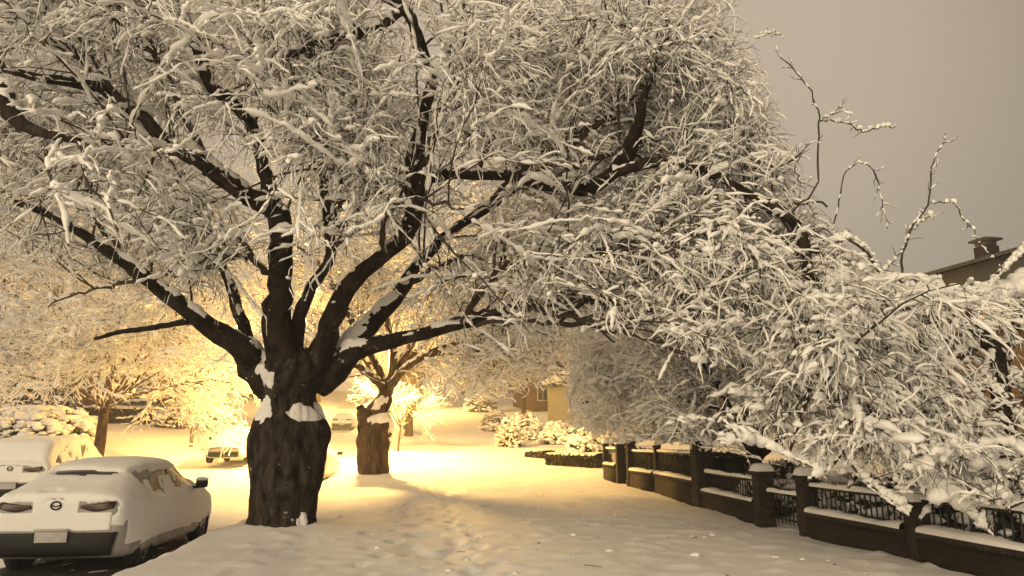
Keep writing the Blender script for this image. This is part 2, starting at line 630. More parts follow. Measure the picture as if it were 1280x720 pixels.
# ---------------------------------------------------------------- gnarled trunks
def trunk_mesh(prof, D, zoff=0.0, seed=1, S=72, K=110, ridge=0.07, ledge=None):
    """prof: (py, left px, right px) from base to top. returns V grid (K,S,3), centre line"""
    prof = np.array(prof, float)
    cen, rad = [], []
    for py, l, r in prof:
        a, b = P(l, py, D), P(r, py, D)
        cen.append((a + b) / 2)
        rad.append(np.linalg.norm(b - a) / 2)
    q = catmull(np.column_stack([np.array(cen), rad]), K)
    th = np.arange(S) * 2 * math.pi / S
    z = q[:, 2]
    cs = np.stack([np.cos(th), np.sin(th)], -1)
    pp = np.stack(np.broadcast_arrays((cs[:, 0] * 1.9)[None, :], (cs[:, 1] * 1.9)[None, :], (z * 0.8)[:, None]), -1).reshape(-1, 3)
    rn = fbm(pp + seed * 7.3, seed, 3).reshape(K, S) - 0.5
    rn = rn - rn.mean(1, keepdims=True)
    pp2 = np.stack(np.broadcast_arrays((cs[:, 0] * 6)[None, :], (cs[:, 1] * 6)[None, :], (z * 2.6)[:, None]), -1).reshape(-1, 3)
    rn2 = fbm(pp2, seed + 5, 4).reshape(K, S) - 0.5
    R = 0.95 * q[:, 3:4] * (1 + ridge * 2.6 * rn + ridge * 1.8 * rn2)
    V = np.zeros((K, S, 3))
    V[..., 0] = q[:, 0:1] + R * cs[None, :, 0]
    V[..., 1] = q[:, 1:2] + R * cs[None, :, 1]
    V[..., 2] = z[:, None] + 0.05 * rn
    return V, q


def grid_faces(K, S, wrap=True):
    idx = np.arange(K * S).reshape(K, S)
    a, c = idx[:-1], idx[1:]
    if wrap:
        F = np.stack([a, np.roll(a, -1, 1), np.roll(c, -1, 1), c], -1)
    else:
        F = np.stack([a[:, :-1], a[:, 1:], c[:, 1:], c[:, :-1]], -1)
    return F.reshape(-1, 4)


def trunk_object(V, q, root, rl, material):
    K, S, _ = V.shape
    top = V[-1].mean(0) + UP * 0.05
    W = np.vstack([V.reshape(-1, 3), top])
    a = np.arange(S) + (K - 1) * S
    cap = np.stack([a, np.roll(a, -1), np.full(S, K * S)], -1)
    return np_mesh('trunk', W - rl, [grid_faces(K, S), cap], material, root)


def trunk_snow(V, q, rl, parent, patches, thick, seed, name='snow_patch'):
    """patches: (t centre, t half, angle centre, angle half).  Conforming pads of snow on the bark"""
    K, S, _ = V.shape
    t = np.linspace(0, 1, K)[:, None]
    th = (np.arange(S) * 2 * math.pi / S)[None, :]
    m = np.full((K, S), -1.0)
    for (tc, thh, ac, ah, g) in patches:
        da = np.abs((th - ac + math.pi) % (2 * math.pi) - math.pi)
        m = np.maximum(m, g * (1 - ((t - tc) / thh) ** 2 - (da / ah) ** 2))
    pp = V.reshape(-1, 3) * 5.0
    m = m + 2.8 * (fbm(pp, seed, 4).reshape(K, S) - 0.5)
    h = thick * np.clip(m, 0, 1) ** 0.75 - 0.012 + 0.04 * np.minimum(m, 0)
    c = q[:, None, :3]
    o = V - c
    o[..., 2] = 0
    o = unit(o)
    W = V + o * h[..., None] * 0.8 + UP * np.clip(h, 0, 1)[..., None] * 0.8
    F = grid_faces(K, S)
    mm = (m > -0.25).reshape(-1)
    F = F[mm[F].any(1)]
    lab = np.arange(K * S)
    for _ in range(400):
        mn = lab[F].min(1)
        new = lab.copy()
        for c in range(4):
            np.minimum.at(new, F[:, c], mn)
        if (new == lab).all():
            break
        lab = new
    fl = lab[F[:, 0]]
    ids, cnt = np.unique(fl, return_counts=True)
    for k in ids[np.argsort(-cnt)][:3]:
        f = F[fl == k]
        if len(f) < 40 or h.reshape(-1)[f].max() < 0.02:
            continue
        used = np.unique(f)
        mp = np.zeros(K * S, int)
        mp[used] = np.arange(len(used))
        np_mesh(name, W.reshape(-1, 3)[used] - rl, mp[f], SNOW, parent)


# ================================================================= SETTING: ground
def terrain(name, us, vs, material):
    U, Vv = np.meshgrid(us, vs)
    z = gz(U.ravel(), Vv.ravel()).reshape(U.shape)
    V = np.stack([U, Vv, z], -1).reshape(-1, 3)
    o = np_mesh(name, V, grid_faces(len(vs), len(us), False), material)
    o['kind'] = 'structure'
    return o


D1 = 11.9
T1 = P(355, 668, D1)
D2 = 25.2
T2 = P(467, 602, D2)
MOUNDS += [(T1[0], T1[1], 0.19, 0.95), (T2[0] + 0.1, T2[1], 0.14, 0.9), (T1[0] + 0.9, T1[1] - 1.0, 0.06, 0.9)]
VS = np.concatenate([np.arange(-8, 3, 0.5), np.arange(3, 14, 0.06), np.arange(14, 40, 0.16), np.arange(40, 110, 0.8), np.arange(110, 260, 6)])
US = np.concatenate([np.arange(KERB_R, 6.2, 0.07), np.arange(6.2, 16, 0.5), np.arange(16, 90, 4)])
terrain('ground', US, VS, SNOWG)
terrain('road', np.append(np.arange(KERB_L, KERB_R, 0.1), KERB_R), VS, SNOWG)
terrain('yard', np.append(np.concatenate([np.arange(-90, -22, 4), np.arange(-22, KERB_L, 0.25)]), KERB_L), VS, SNOWG)


# ================================================================= main tree
def dress(SH, SN, p, r, m):
    O, Dr, r0, _ = spawn(p[None], r[None], m, 0.8, 0.3, 0.1)
    t = grow(O, Dr, 0.05 + 0.2 * rng.random(m), 5, 0.25, 0.02)
    R = np.minimum(r0, 0.006)[:, None] * np.linspace(1, 0.4, 5)[None]
    SH.add(*tubes(t, R, 5))
    SN.add(*snow_on(t, R, 0.012 * np.ones(m), 5, lo=0.35))
    SN.add(*snow_on(p[None], r[None], np.array([0.02]), 6, lo=0.45, ups=2))


def keep_main(pts, lv):
    e = pts[:, -1]
    m = pts[:, pts.shape[1] // 2]
    ok = np.ones(len(pts), bool)
    for q in (e, m):
        x, y, D = proj(q)
        ok &= ~((x > sky_bound(y)) & (y < 345))
        lowb = np.interp(x, [-100, 60, 200, 300, 400, 470, 560, 640, 700, 730, 800, 1000, 1100], [310, 335, 395, 425, 425, 425, 440, 450, 430, 425, 430, 500, 560])
        ok &= (y < lowb) | (D < 3)
        ok &= (D > 5.6) & (D < 19)
    x, y, D = proj(m)
    ok &= ~((x > 540) & (x < 1000) & (y > 260) & (rng.random(len(pts)) < (0.35, 0.3, 0.2)[lv]))
    # few twigs grow across the thick black limbs
    hit = np.zeros(len(pts), bool)
    ex = np.zeros(len(pts))
    for k in range(pts.shape[1]):
        x, y, D = proj(pts[:, k])
        ix = np.clip((x / 4).astype(int) + 30, 0, 379)
        iy = np.clip((y / 4).astype(int) + 30, 0, 239)
        hk = D < LMASK[iy, ix] + 0.05
        hit |= hk
        ex = np.maximum(ex, hk * LM2[iy, ix])
    ok &= ~(hit & (rng.random(len(pts)) < (0.4, 0.48, 0.52)[lv] + ex))
    return ok


rl = np.array([T1[0], T1[1], float(gz(T1[0], T1[1])[0])])
root1 = empty('cherry_tree', rl, 'huge old cherry tree with thick black trunk and a snowy crown arching over the pavement', 'tree')
prof1 = [(690, 296, 406), (668, 304, 401), (655, 308, 398), (635, 312, 396), (600, 312, 403), (560, 313, 408), (540, 315, 409), (524, 319, 404), (512, 325, 397), (496, 325, 394), (480, 320, 402), (464, 316, 414), (448, 330, 408), (436, 350, 390)]
V1, q1 = trunk_mesh(prof1, D1, seed=3, S=128, K=170, ridge=0.15)
BARKT = bark_mat('trunk_bark_material', (0.006, 0.005, 0.0045), (0.085, 0.070, 0.056), 8.5, 3.8)
tr1 = trunk_object(V1, q1, root1, rl, BARKT)
# facing the camera is angle -90 deg; right side 0
hp = math.pi / 2
trunk_snow(V1, q1, rl, tr1, [(0.665, 0.045, -0.85, 0.6, 0.8), (0.68, 0.04, 0.3, 0.8, 0.7)], 0.055, 4)
trunk_snow(V1, q1, rl, tr1, [(0.69, 0.075, -2.35, 0.42, 0.7)], 0.05, 6)
trunk_snow(V1, q1, rl, tr1, [(0.15, 0.10, -0.85, 0.2, 0.8)], 0.06, 8)
trunk_snow(V1, q1, rl, tr1, [(0.85, 0.06, -2.3, 0.4, .8)], 0.06, 9)

Dm = D1
LIMBS = [
    # low left limb
    limb([(345, 490, 50), (318, 455, 44), (295, 428, 34), (260, 405, 30), (225, 380, 25), (180, 345, 21), (140, 318, 17), (100, 290, 14), (60, 268, 11), (15, 252, 8)], Dm, 9.6),
    # slim left limb
    limb([(335, 480, 30), (318, 445, 24), (305, 410, 17), (292, 370, 15), (280, 335, 12), (262, 300, 10), (240, 265, 8), (215, 235, 5)], Dm - .2, 12.4),
    # central leader then far left sweep
    limb([(360, 480, 60), (352, 440, 50), (348, 400, 40), (350, 350, 36), (350, 300, 33), (344, 265, 33), (312, 245, 30), (275, 217, 29), (235, 190, 27), (205, 175, 22), (175, 142, 20), (130, 113, 18), (92, 102, 17), (50, 98, 14), (-10, 82, 11)], Dm - .1, 9.0, K=40),
    # upright off the leader
    limb([(346, 270, 28), (332, 222, 20), (318, 165, 20), (292, 128, 21), (266, 112, 19), (254, 80, 20), (243, 45, 14), (228, 20, 9), (215, -20, 6)], Dm - .3, 9.4),
    # short branch right of the leader
    limb([(362, 450, 26), (378, 385, 18), (398, 345, 17), (414, 318, 16), (410, 270, 15), (404, 225, 12), (415, 170, 8), (430, 120, 6)], Dm - .2, 10.2),
    # right rising limb
    limb([(385, 480, 46), (405, 430, 32), (424, 375, 28), (448, 342, 24), (490, 308, 23), (514, 284, 26), (520, 240, 28), (518, 205, 28), (528, 150, 19), (540, 100, 16), (522, 40, 14), (500, 5, 14), (470, -30, 10)], Dm - .1, 10.0, K=36),
    # right mid limb
    limb([(395, 480, 50), (440, 430, 32), (478, 392, 27), (502, 362, 21), (522, 330, 17), (570, 285, 13), (640, 240, 10), (700, 180, 8), (740, 110, 6)], Dm, 13.5),
    # low right limb
    limb([(395, 485, 48), (440, 442, 32), (490, 426, 22), (545, 412, 17), (590, 404, 13), (640, 385, 10), (700, 370, 8), (780, 358, 6)], Dm + .1, 10.5),
    # long right limb arching over the path
    limb([(518, 225, 20), (570, 218, 17), (640, 221, 18), (690, 231, 20), (732, 236, 22), (762, 220, 21), (786, 188, 25), (796, 158, 19), (803, 130, 13), (815, 95, 8), (822, 60, 5)], 11.4, 8.8, K=36),
    limb([(765, 216, 16), (815, 203, 16), (860, 207, 15), (905, 225, 13), (952, 252, 14), (990, 276, 17), (1006, 312, 15), (1012, 355, 12), (1020, 405, 8), (1030, 450, 5)], 9.5, 8.4, K=36),
    # branch across the top
    limb([(524, 60, 16), (508, 14, 16), (470, 36, 14), (430, 46, 13), (395, 54, 11), (350, 76, 9), (310, 90, 6)], 10.1, 8.6),
    # near branch at the left edge
    limb([(-40, 60, 26), (0, 108, 25), (16, 145, 20), (55, 167, 13), (100, 176, 8)], 7.6, 7.2),
    limb([(260, 405, 14), (235, 402, 9), (190, 410, 7), (150, 415, 6), (118, 424, 4)], 11.2, 10.4),
]
NV = len(LIMBS)
LMASK = np.full((240, 380), -1.0)
LM2 = np.zeros((240, 380))
gy, gx = np.mgrid[0:240, 0:380]
for li_, (p, r) in enumerate(LIMBS):
    for k in np.linspace(0, len(p) - 1, 3 * len(p)):
        i = int(min(k, len(p) - 2))
        c = p[i] + (p[i + 1] - p[i]) * (k - i)
        x, y, D = proj(c)
        rp = r[i] * FPX / D
        if rp < 5:
            continue
        m = (gx * 4 - 118 - x) ** 2 + (gy * 4 - 118 - y) ** 2 < (rp + 3) ** 2
        LMASK[m] = np.maximum(LMASK[m], D)
        if li_ in (0, 2, 3, 5, 8):
            LM2[m] = 0.22
TG = [(120, 20, 9), (20, 210, 10), (330, 10, 13.5), (450, 110, 13.5), (600, 50, 8.5), (690, 110, 12.5), (760, 20, 9.5), (880, 110, 11), (860, 300, 9), (700, 330, 9.5), (610, 330, 13), (580, 260, 8.2),
      (180, 250, 14), (60, 380, 13.5), (930, 380, 8.8), (985, 440, 9.2), (940, 160, 9.8), (400, 170, 8.6), (770, 430, 10), (660, 400, 12), (850, 440, 9.5), (240, 330, 9.0), (480, 240, 9), (900, 40, 9),
      (1035, 255, 9.2), (1060, 318, 9.0), (1005, 190, 9.4), (1095, 350, 8.8), (1040, 300, 9.6), (120, 180, 8), (30, 20, 8), (1010, 330, 9.3), (380, 40, 9)]
for i, (px, py, D) in enumerate(TG):
    src = LIMBS[[2, 5, 6, 8, 9][i % 5]] if False else None
    a = P(375 + (i % 5 - 2) * 8, 430, Dm + 0.3 * ((i * 7) % 3 - 1))
    b = P(px, py, D)
    # leave the nearest point on a hand placed limb
    allp = np.vstack([l[0][6:] for l in LIMBS[:10]])
    d = np.linalg.norm(allp - (0.45 * a + 0.55 * b), axis=1)
    a = allp[np.argmin(d)]
    LIMBS.append(arc_limb(a, b, 0.055, 0.014, 0.5))
w0 = np.array([0.8, 0.5, 1.0, 0.9, 0.8, 1.0, 1.2, 1.0, 1.1, 1.4, 1.0, 0.5, 0.3] + [1.5] * len(TG))
LR1 = [(p - rl, r) for p, r in LIMBS]
tw, sn = crown([(p, r) for p, r in [(np.array([l[0][int(round(k))] for k in np.linspace(0, len(l[0]) - 1, 26)]), np.array([l[1][int(round(k))] for k in np.linspace(0, len(l[1]) - 1, 26)])) for l in LIMBS]],
               (1050, 10000, 42000), (1.9, 0.85, 0.40), (0.020, 0.008, 0.0045), (0.06, 0.13, 0.2), (0.025, 0.0185, 0.0112), keep=keep_main, w0=w0, up=(0.2, 0.05, -0.3), t0=(0.25, 0.1, 0.05), wig=(0.12, 0.2, 0.26), lift=0.36, clods=0.6, clod_r=0.036, lo=0.25, drop=(0.05, 0.12, 0.3))
for A in (tw, sn):
    A.V = [v - rl for v in A.V]
tree_objects(root1, BARK, TWIG, LR1, tw, sn, nlimb=NV, limb_snow=0.65, lo=0.35)

# bare shoots reaching into the open sky
SH, SN = Acc(), Acc()
for sp, D in (([(985, 270, 5), (1020, 235, 4.5), (1022, 180, 4), (1021, 130, 3.2), (1000, 95, 2.6), (968, 64, 2)], 8.6),
              ([(1022, 150, 3), (1058, 154, 3), (1076, 163, 4), (1098, 160, 3.4), (1121, 156, 2.4)], 8.6), ([(1022, 152, 2.4), (1038, 144, 2), (1053, 132, 1.4)], 8.6),
              ([(1000, 228, 3), (995, 205, 2.4), (1010, 180, 1.6)], 8.6), ([(945, 48, 3), (958, 42, 2.4), (972, 43, 1.5)], 9)):
    p, r = limb(sp, D, D - 0.3, K=22)
    p = p + rng.normal(size=p.shape) * 0.012
    SH.add(*tubes((p - rl)[None], r[None] * 0.6, 6))
    dress(SH, SN, p - rl, r * 0.6, 9)
SH.build('bare_shoot', TWIG, root1, True)
SN.build('shoot_snow', TSNOW, root1, True)


# ================================================================= generic snowy tree kinds
def make_tree(loc, label, group, H, trunk_r, fork, spread, n, ln, rad, droop, snow, bark, twigm, nl=9, lean=0.0, keep=None, cat='tree', name='snowy_tree', up0=0.9, lo=0.25, seed=0, limbs=None, trunk=None, sag=0.5, lr=0.5, lowk=0.35):
    root = empty(name, loc, label, cat, group)
    if trunk is None:
        K = 16
        t = np.linspace(0, 1, K)
        p = np.stack([lean * t + 0.05 * np.sin(t * 5 + seed), 0.04 * np.cos(t * 4 + seed), -0.25 + (fork + 0.35) * t], -1)
        r = trunk_r * (1 + 0.5 * np.exp(-t * 9)) * (1 - 0.25 * t)
        V, F = tubes(p[None], r[None], 12)
        np_mesh('trunk', V, F, bark, root)
        top = p[-1]
    else:
        top = trunk
    if limbs is None:
        limbs = []
        for i in range(nl):
            a = 2 * math.pi * (i + 0.6 * rng.random()) / nl
            rr = spread * (0.55 + 0.5 * rng.random())
            e = np.array([math.cos(a) * rr + lean, math.sin(a) * rr, fork + (H - fork) * (lowk + (0.95 - lowk) * rng.random() * up0)])
            s = top - np.array([0, 0, 0.3 * rng.random()])
            limbs.append(arc_limb(s, e, trunk_r * lr, trunk_r * 0.1, sag))
        limbs.append(arc_limb(top - UP * 0.2, np.array([lean + 0.3 * rng.normal(), 0.3 * rng.normal(), H]), trunk_r * 0.6, trunk_r * 0.12, 0))
    tw, sn = crown(limbs, n, ln, rad, droop, snow, keep=keep, lo=lo, ks=(8, 5, 4), wig=(0.12, 0.2, 0.24), lift=0.2, drop=(0, 0.03, 0.15))
    tree_objects(root, bark, twigm, limbs, tw, sn, nlimb=6, limb_snow=0.9)
    return root


# second street tree, gnarled like the first one
rl2 = np.array([T2[0], T2[1], float(gz(T2[0], T2[1])[0])])
root2 = empty('cherry_tree', rl2, 'cherry tree with brown stump-like trunk, second in the row behind the huge black one', 'tree')
prof2 = [(612, 440, 494), (602, 446, 489), (590, 447, 487), (570, 447, 486), (550, 446, 488), (535, 447, 489), (526, 449, 488), (518, 452, 485), (508, 458, 487), (498, 468, 489), (486, 474, 491), (474, 478, 490)]
V2, q2 = trunk_mesh(prof2, D2, seed=8, S=72, K=90, ridge=0.2)
tr2 = trunk_object(V2, q2, root2, rl2, BARK2)
trunk_snow(V2, q2, rl2, tr2, [(0.62, 0.05, -hp, 1.6, 1.0), (0.56, 0.12, -0.2, 0.35, 0.8), (0.78, 0.06, -hp, 0.8, 0.7)], 0.09, 14)
st = limb([(462, 535, 26), (456, 522, 20), (452, 514, 13), (450, 509, 9)], D2 - .25, D2 - .4, K=12)
V, F = tubes((st[0] - rl2)[None], st[1][None], 12)
np_mesh('broken_limb', V, F, BARK2, root2)


def keep_two(pts, lv):
    ok = np.ones(len(pts), bool)
    for q in (pts[:, -1] + rl2, pts[:, 2] + rl2):
        x, y, D = proj(q)
        ok &= y < np.interp(x, [300, 400, 440, 500, 560, 640, 720], [500, 492, 496, 508, 508, 505, 480])
        ok &= ~((x > 445) & (x < 495) & (y > 480) & (D < D2) & (lv > 0))
    return ok


L2 = [limb(s, D2, b, K=26) for s, b in (
    ([(482, 492, 16), (488, 478, 13), (492, 460, 10), (490, 430, 8), (480, 380, 6), (470, 330, 4)], 24.5),
    ([(484, 488, 12), (505, 462, 9), (540, 440, 7), (590, 425, 5), (640, 430, 3)], 22.5),
    ([(482, 490, 12), (462, 468, 9), (430, 452, 7), (400, 455, 5), (370, 465, 3)], 23),
    ([(484, 485, 10), (510, 450, 8), (560, 400, 6), (620, 360, 4), (680, 340, 3)], 27),
    ([(482, 485, 10), (450, 440, 8), (410, 400, 6), (350, 370, 4), (310, 350, 3)], 28),
    ([(486, 480, 10), (530, 445, 7), (600, 440, 5), (670, 450, 4), (710, 480, 2)], 21),
    ([(486, 478, 10), (520, 420, 8), (570, 330, 6), (640, 290, 4)], 24),
    ([(482, 478, 10), (440, 400, 8), (400, 330, 6), (360, 300, 4)], 23))]
L2 = [(p - rl2, r) for p, r in L2]
tw, sn = crown(L2, (380, 3800, 12500), (2.2, 1.0, 0.5), (0.022, 0.01, 0.006), (0.04, 0.07, 0.09), (0.042, 0.030, 0.02), keep=keep_two, ks=(8, 5, 4), lift=0.25)
tree_objects(root2, BARK2, TWIG2, L2, tw, sn, nlimb=8)


# street trees further off and garden trees : three kinds, copied
def on_ground(px, D):
    x = (px - 640) / FPX * D
    p = RIGHT * x + FWH * D
    return np.array([p[0], p[1], float(gz(p[0], p[1], False)[0])])


loc = on_ground(131, 28.0)
left_tree = make_tree(loc, 'wide tree with slim leaning brown trunk on the left verge, behind the nearest car', None, 11.0, 0.22, 2.1, 7.4, (420, 4600, 17000), (2.0, 0.95, 0.5), (0.022, 0.010, 0.006), (0.06, 0.1, 0.12),
                      (0.045, 0.03, 0.022), BARK2, TWIG2, nl=20, lean=0.3, sag=1.0, lr=0.22, lowk=0.02)

kind_a = make_tree(on_ground(265, 45), 'small bare tree under snow beside the white car, thin stem and flat spreading top', None, 3.8, 0.07, 1.5, 2.6, (60, 420, 1300), (1.1, 0.6, 0.35), (0.016, 0.009, 0.006), (0.03, 0.05, 0.06),
                   (0.03, 0.019, 0.013), BARK2, TWIG2, nl=8, name='young_tree', up0=0.7)
kind_b = make_tree(on_ground(513, 49), 'snowy street tree with brown trunk, third in the row behind the stump-like one', None, 9.5, 0.26, 3.4, 4.8, (200, 1700, 5200), (1.9, 0.95, 0.55), (0.03, 0.014, 0.009), (0.06, 0.1, 0.12),
                   (0.055, 0.042, 0.032), BARK2, TWIG2, nl=11)
yt = copy_tree(kind_a)
yt.location = Vector(on_ground(502, 36.5))
yt.rotation_euler = (0, 0, 2.0)
yt.scale = (0.8, 0.8, 0.9)
tag(yt, 'young tree with golden-lit twigs standing between the stump-like trunk and the lamp post', 'tree')
FAR = [(511, 58, 1.0, 0.4, 'snowy street tree far up the row, its trunk close behind the third one'), (519, 78, 1.1, 1.9, 'distant snowy street tree near the top of the rise'),
       (655, 72, 0.9, 3.0, 'snowy garden tree in front of the brown house'), (618, 95, 1.2, 4.0, 'snowy tree at the far end of the pavement, left of the brown house'),
       (760, 60, 1.15, 5.0, 'tall snowy garden tree right of the cream house'), (820, 45, 1.1, 0.9, 'snowy garden tree rising beyond the pillared fence'),
       (900, 38, 1.1, 2.2, 'snowy garden tree rising behind the widest fence pillar'), (1000, 32, 0.6, 3.9, 'snowy garden tree behind the fence gate'),
       (340, 62, 1.1, 1.1, 'distant snowy tree on the left verge behind the fork of the black trunk'), (400, 85, 1.2, 2.7, 'distant snowy tree on the left verge above the far parked car'),
       (210, 55, 1.1, 3.3, 'snowy tree in the left yard beyond the brown hedge'), (70, 45, 1.1, 5.5, 'snowy tree in the left yard at the photo edge'), (-20, 36, 1.1, 4.6, 'snowy tree at the left edge, only half in view'),
       (470, 100, 1.2, 0.2, 'farthest snowy tree where the road ends'), (150, 70, 1.3, 2.0, 'far tall snowy tree beyond the slim leaning one'), (527, 118, 1.3, 2.9, 'farthest snowy tree at the crest of the pavement'),
       (20, 75, 1.9, 0.7, 'very tall far tree closing the view at far left'), (250, 85, 2.0, 2.2, 'very tall far tree behind the lamp on the left verge'), (330, 95, 2.1, 4.2, 'very tall far tree behind the fork of the black trunk'),
       (110, 60, 1.7, 5.1, 'tall far tree above the white off-road car'), (580, 125, 2.0, 1.0, 'tall far tree over the crest of the rise'), (640, 130, 2.2, 3.3, 'tallest far tree left of the brown house'),
       (690, 105, 1.4, 1.6, 'tall snowy tree behind the brown house roof')]
for px, D, s, rz, lab in FAR:
    o = copy_tree(kind_b)
    o.location = Vector(on_ground(px, D))
    o.rotation_euler = (0, 0, rz)
    o.scale = (s, s, s)
    tag(o, lab, 'tree', 'snowy trees in the distance')

# ================================================================= pavement fence
FENCE_IRON = []
fu = lambda v: 5.85 - 0.0 * v


def fpt(px, py):
    """ground point on the fence line for a base pixel: intersect ray with the sloping ground"""
    for D in np.arange(5, 60, 0.02):
        p = P(px, py, D)
        if p[2] <= gz(p[0], p[1], False)[0]:
            return p
    return P(px, py, 30)


PILL = [  # centre px, base py, top py, width px, label
    (758, 599, 557, 7, 'slim square pillar at the far end of the garden fence'),
    (776, 604, 558, 11, 'square pillar on the far side of the narrow dark gap in the fence'),
    (790, 608, 555, 12, 'square pillar on the near side of the narrow dark gap in the fence'),
    (823, 616, 560, 8, 'slim brown pillar left of the tallest fence pillar'),
    (880, 634, 552, 24, 'tallest and widest fence pillar with a snowy cap'),
    (957, 656, 594, 22, 'low square pillar left of the small iron gate'),
    (1012, 669, 600, 20, 'dark pillar right of the small iron gate, a slab of snow tilted on it'),
    (1152, 702, 634, 24, 'dark pillar at the right, half hidden behind snowy boughs'),
]
pil = []
for px, pb, pt, w, lab in PILL:
    b = fpt(px, pb)
    q = b - CAMP
    D = q @ FWH
    t = P(px, pt, D)
    h = t[2] - b[2]
    wd = w * D / FPX * 1.02
    o = empty('fence_pillar', b, lab, 'pillar', 'pillars of the garden fence')
    A = Acc()
    A.box((0, 0, h / 2 - 0.2), (wd * 0.86, wd * 0.86, h + 0.4), bev=0.012)
    A.build('shaft', STONE, o)
    A = Acc()
    A.box((0, 0, h + 0.035), (wd * 1.08, wd * 1.08, 0.07), bev=0.012)
    A.build('capstone', STONE, o)
    A = Acc()
    g = np.linspace(-0.53, 0.53, 13)
    X, Y = np.meshgrid(g, g)
    r = np.maximum(np.abs(X), np.abs(Y)) / 0.53
    Z = h + 0.072 + 0.13 * (1 - r ** 5) + 0.02 * (rng.random(X.shape) - 0.5) * (r < 0.95)
    A.add(np.stack([X * wd, Y * wd, Z], -1).reshape(-1, 3), grid_faces(13, 13, False))
    A.build('snow_cap', SNOW, o, True)
    pil.append((b, h, wd))



def fence_panel(a, wa, b, wb, sill, top, lab, wall=True, rz=None):
    """low brick wall with iron railing between two pillars"""
    d = b - a
    L = math.hypot(d[0], d[1])
    t = d / L
    s = a + t * (wa / 2 + 0.005)
    e = b - t * (wb / 2 + 0.005)
    m = (s + e) / 2
    Ln = math.hypot(*(e - s)[:2])
    rz = math.atan2(d[1], d[0])
    zb = min(a[2], b[2]) - 0.3
    o = empty('garden_fence_panel' if wall else 'iron_gate', (m[0], m[1], m[2]), lab, 'fence panel' if wall else 'gate', 'railings between the pillars' if wall else None, rz=rz)
    zs = max(a[2], b[2]) - m[2] + sill
    zt = max(a[2], b[2]) - m[2] + top
    if wall:
        A = Acc()
        A.box((0, 0, (zs + zb - m[2]) / 2), (Ln, 0.24, zs - (zb - m[2])))
        A.build('low_wall', BRICK, o)
        A = Acc()
        A.box((0, 0, zs + 0.03), (Ln, 0.32, 0.06), bev=0.01)
        A.build('coping', STONE, o)
        snow_ridge(o, Ln, 0.30, zs + 0.06, 0.075)
    else:
        zs = m[2] * 0 + 0.04
    A = Acc()
    for z in (zs + 0.12, zt):
        A.box((0, 0, z), (Ln, 0.035, 0.03))
    n = max(3, int(Ln / 0.11))
    for x in np.linspace(-Ln / 2 + 0.05, Ln / 2 - 0.05, n):
        A.box((x, 0, (zs + zt) / 2 + 0.03), (0.016, 0.016, zt - zs - 0.04))
    A.build('railing', IRON, o)
    snow_ridge(o, Ln, 0.08, zt + 0.015, 0.065)
    return o


def snow_ridge(parent, L, w, z, h, name='snow_ridge'):
    K = max(8, int(L / 0.05))
    x = np.linspace(-L / 2 + 0.01, L / 2 - 0.01, K)
    S = 9
    ph = np.linspace(0, math.pi, S)
    lump = 0.55 + 0.9 * fbm(np.stack([x * 2.2 + rng.random() * 50, 0 * x, 0 * x], -1), 5, 3)
    lump = np.clip(lump, 0.2, 1.5)
    V = np.zeros((K, S, 3))
    V[..., 0] = x[:, None]
    V[..., 1] = -np.cos(ph)[None] * w / 2 * (0.75 + 0.25 * lump[:, None])
    V[..., 2] = z + 0.003 + (np.sin(ph) ** 0.6)[None] * h * lump[:, None]
    return np_mesh(name, V.reshape(-1, 3), grid_faces(K, S, False), SNOW, parent)


PAN = [(0, 1, 0.42, 0.95, 'short iron railing panel at the far end of the fence'),
       (2, 3, 0.40, 0.98, 'iron railing on brick between the dark gap and the slim brown pillar'),
       (3, 4, 0.44, 1.05, 'iron railing on brick between the slim brown pillar and the tallest one'),
       (4, 5, 0.30, 0.72, 'iron railing on brick between the tallest pillar and the gate'),
       (6, 7, 0.30, 0.72, 'long low brick wall with railing right of the gate, under snowy boughs')]
for i, j, s, t, lab in PAN:
    fence_panel(pil[i][0], pil[i][2], pil[j][0], pil[j][2], s, t, lab)
fence_panel(pil[5][0], pil[5][2], pil[6][0], pil[6][2], 0, 0.55, 'small iron gate between two low pillars in the fence', wall=False)
bb = pil[7][0] + (pil[7][0] - pil[6][0]) * 1.6
bb[2] = gz(bb[0], bb[1], False)[0]
fence_panel(pil[7][0], pil[7][2], bb, 0.3, 0.30, 0.72, 'low brick wall with railing running out of the photo at bottom right')
# tilted slab of snow on the gate pillar
b, h, wd = pil[6]
sl = blobs(np.array([[0.1, -0.1, h + 0.14]]), np.array([[0.3, 0.17, 0.07]]), 3, 3)
o = np_mesh('snow_slab', sl[0], sl[1], SNOW)
o.location = Vector(b)
o.rotation_euler = (0.05, 0.35, 0.2)
o.location.z += 0.02
tag(o, 'tilted slab of snow sliding off the pillar right of the gate', 'snow')


# ================================================================= shrubs and hedges
def leaf_cloud(n, fn, size, seed):
    """n leaf quads at points fn(r)"""
    r = np.random.default_rng(seed)
    C = fn(r, n)
    a = unit(r.normal(size=(n, 3)))
    b = unit(np.cross(a, r.normal(size=(n, 3))))
    s = size * (0.6 + 0.8 * r.random((n, 1)))
    V = np.stack([C - a * s, C + b * s * 0.5, C + a * s, C - b * s * 0.5], 1).reshape(-1, 3)
    return V, np.arange(4 * n).reshape(n, 4)


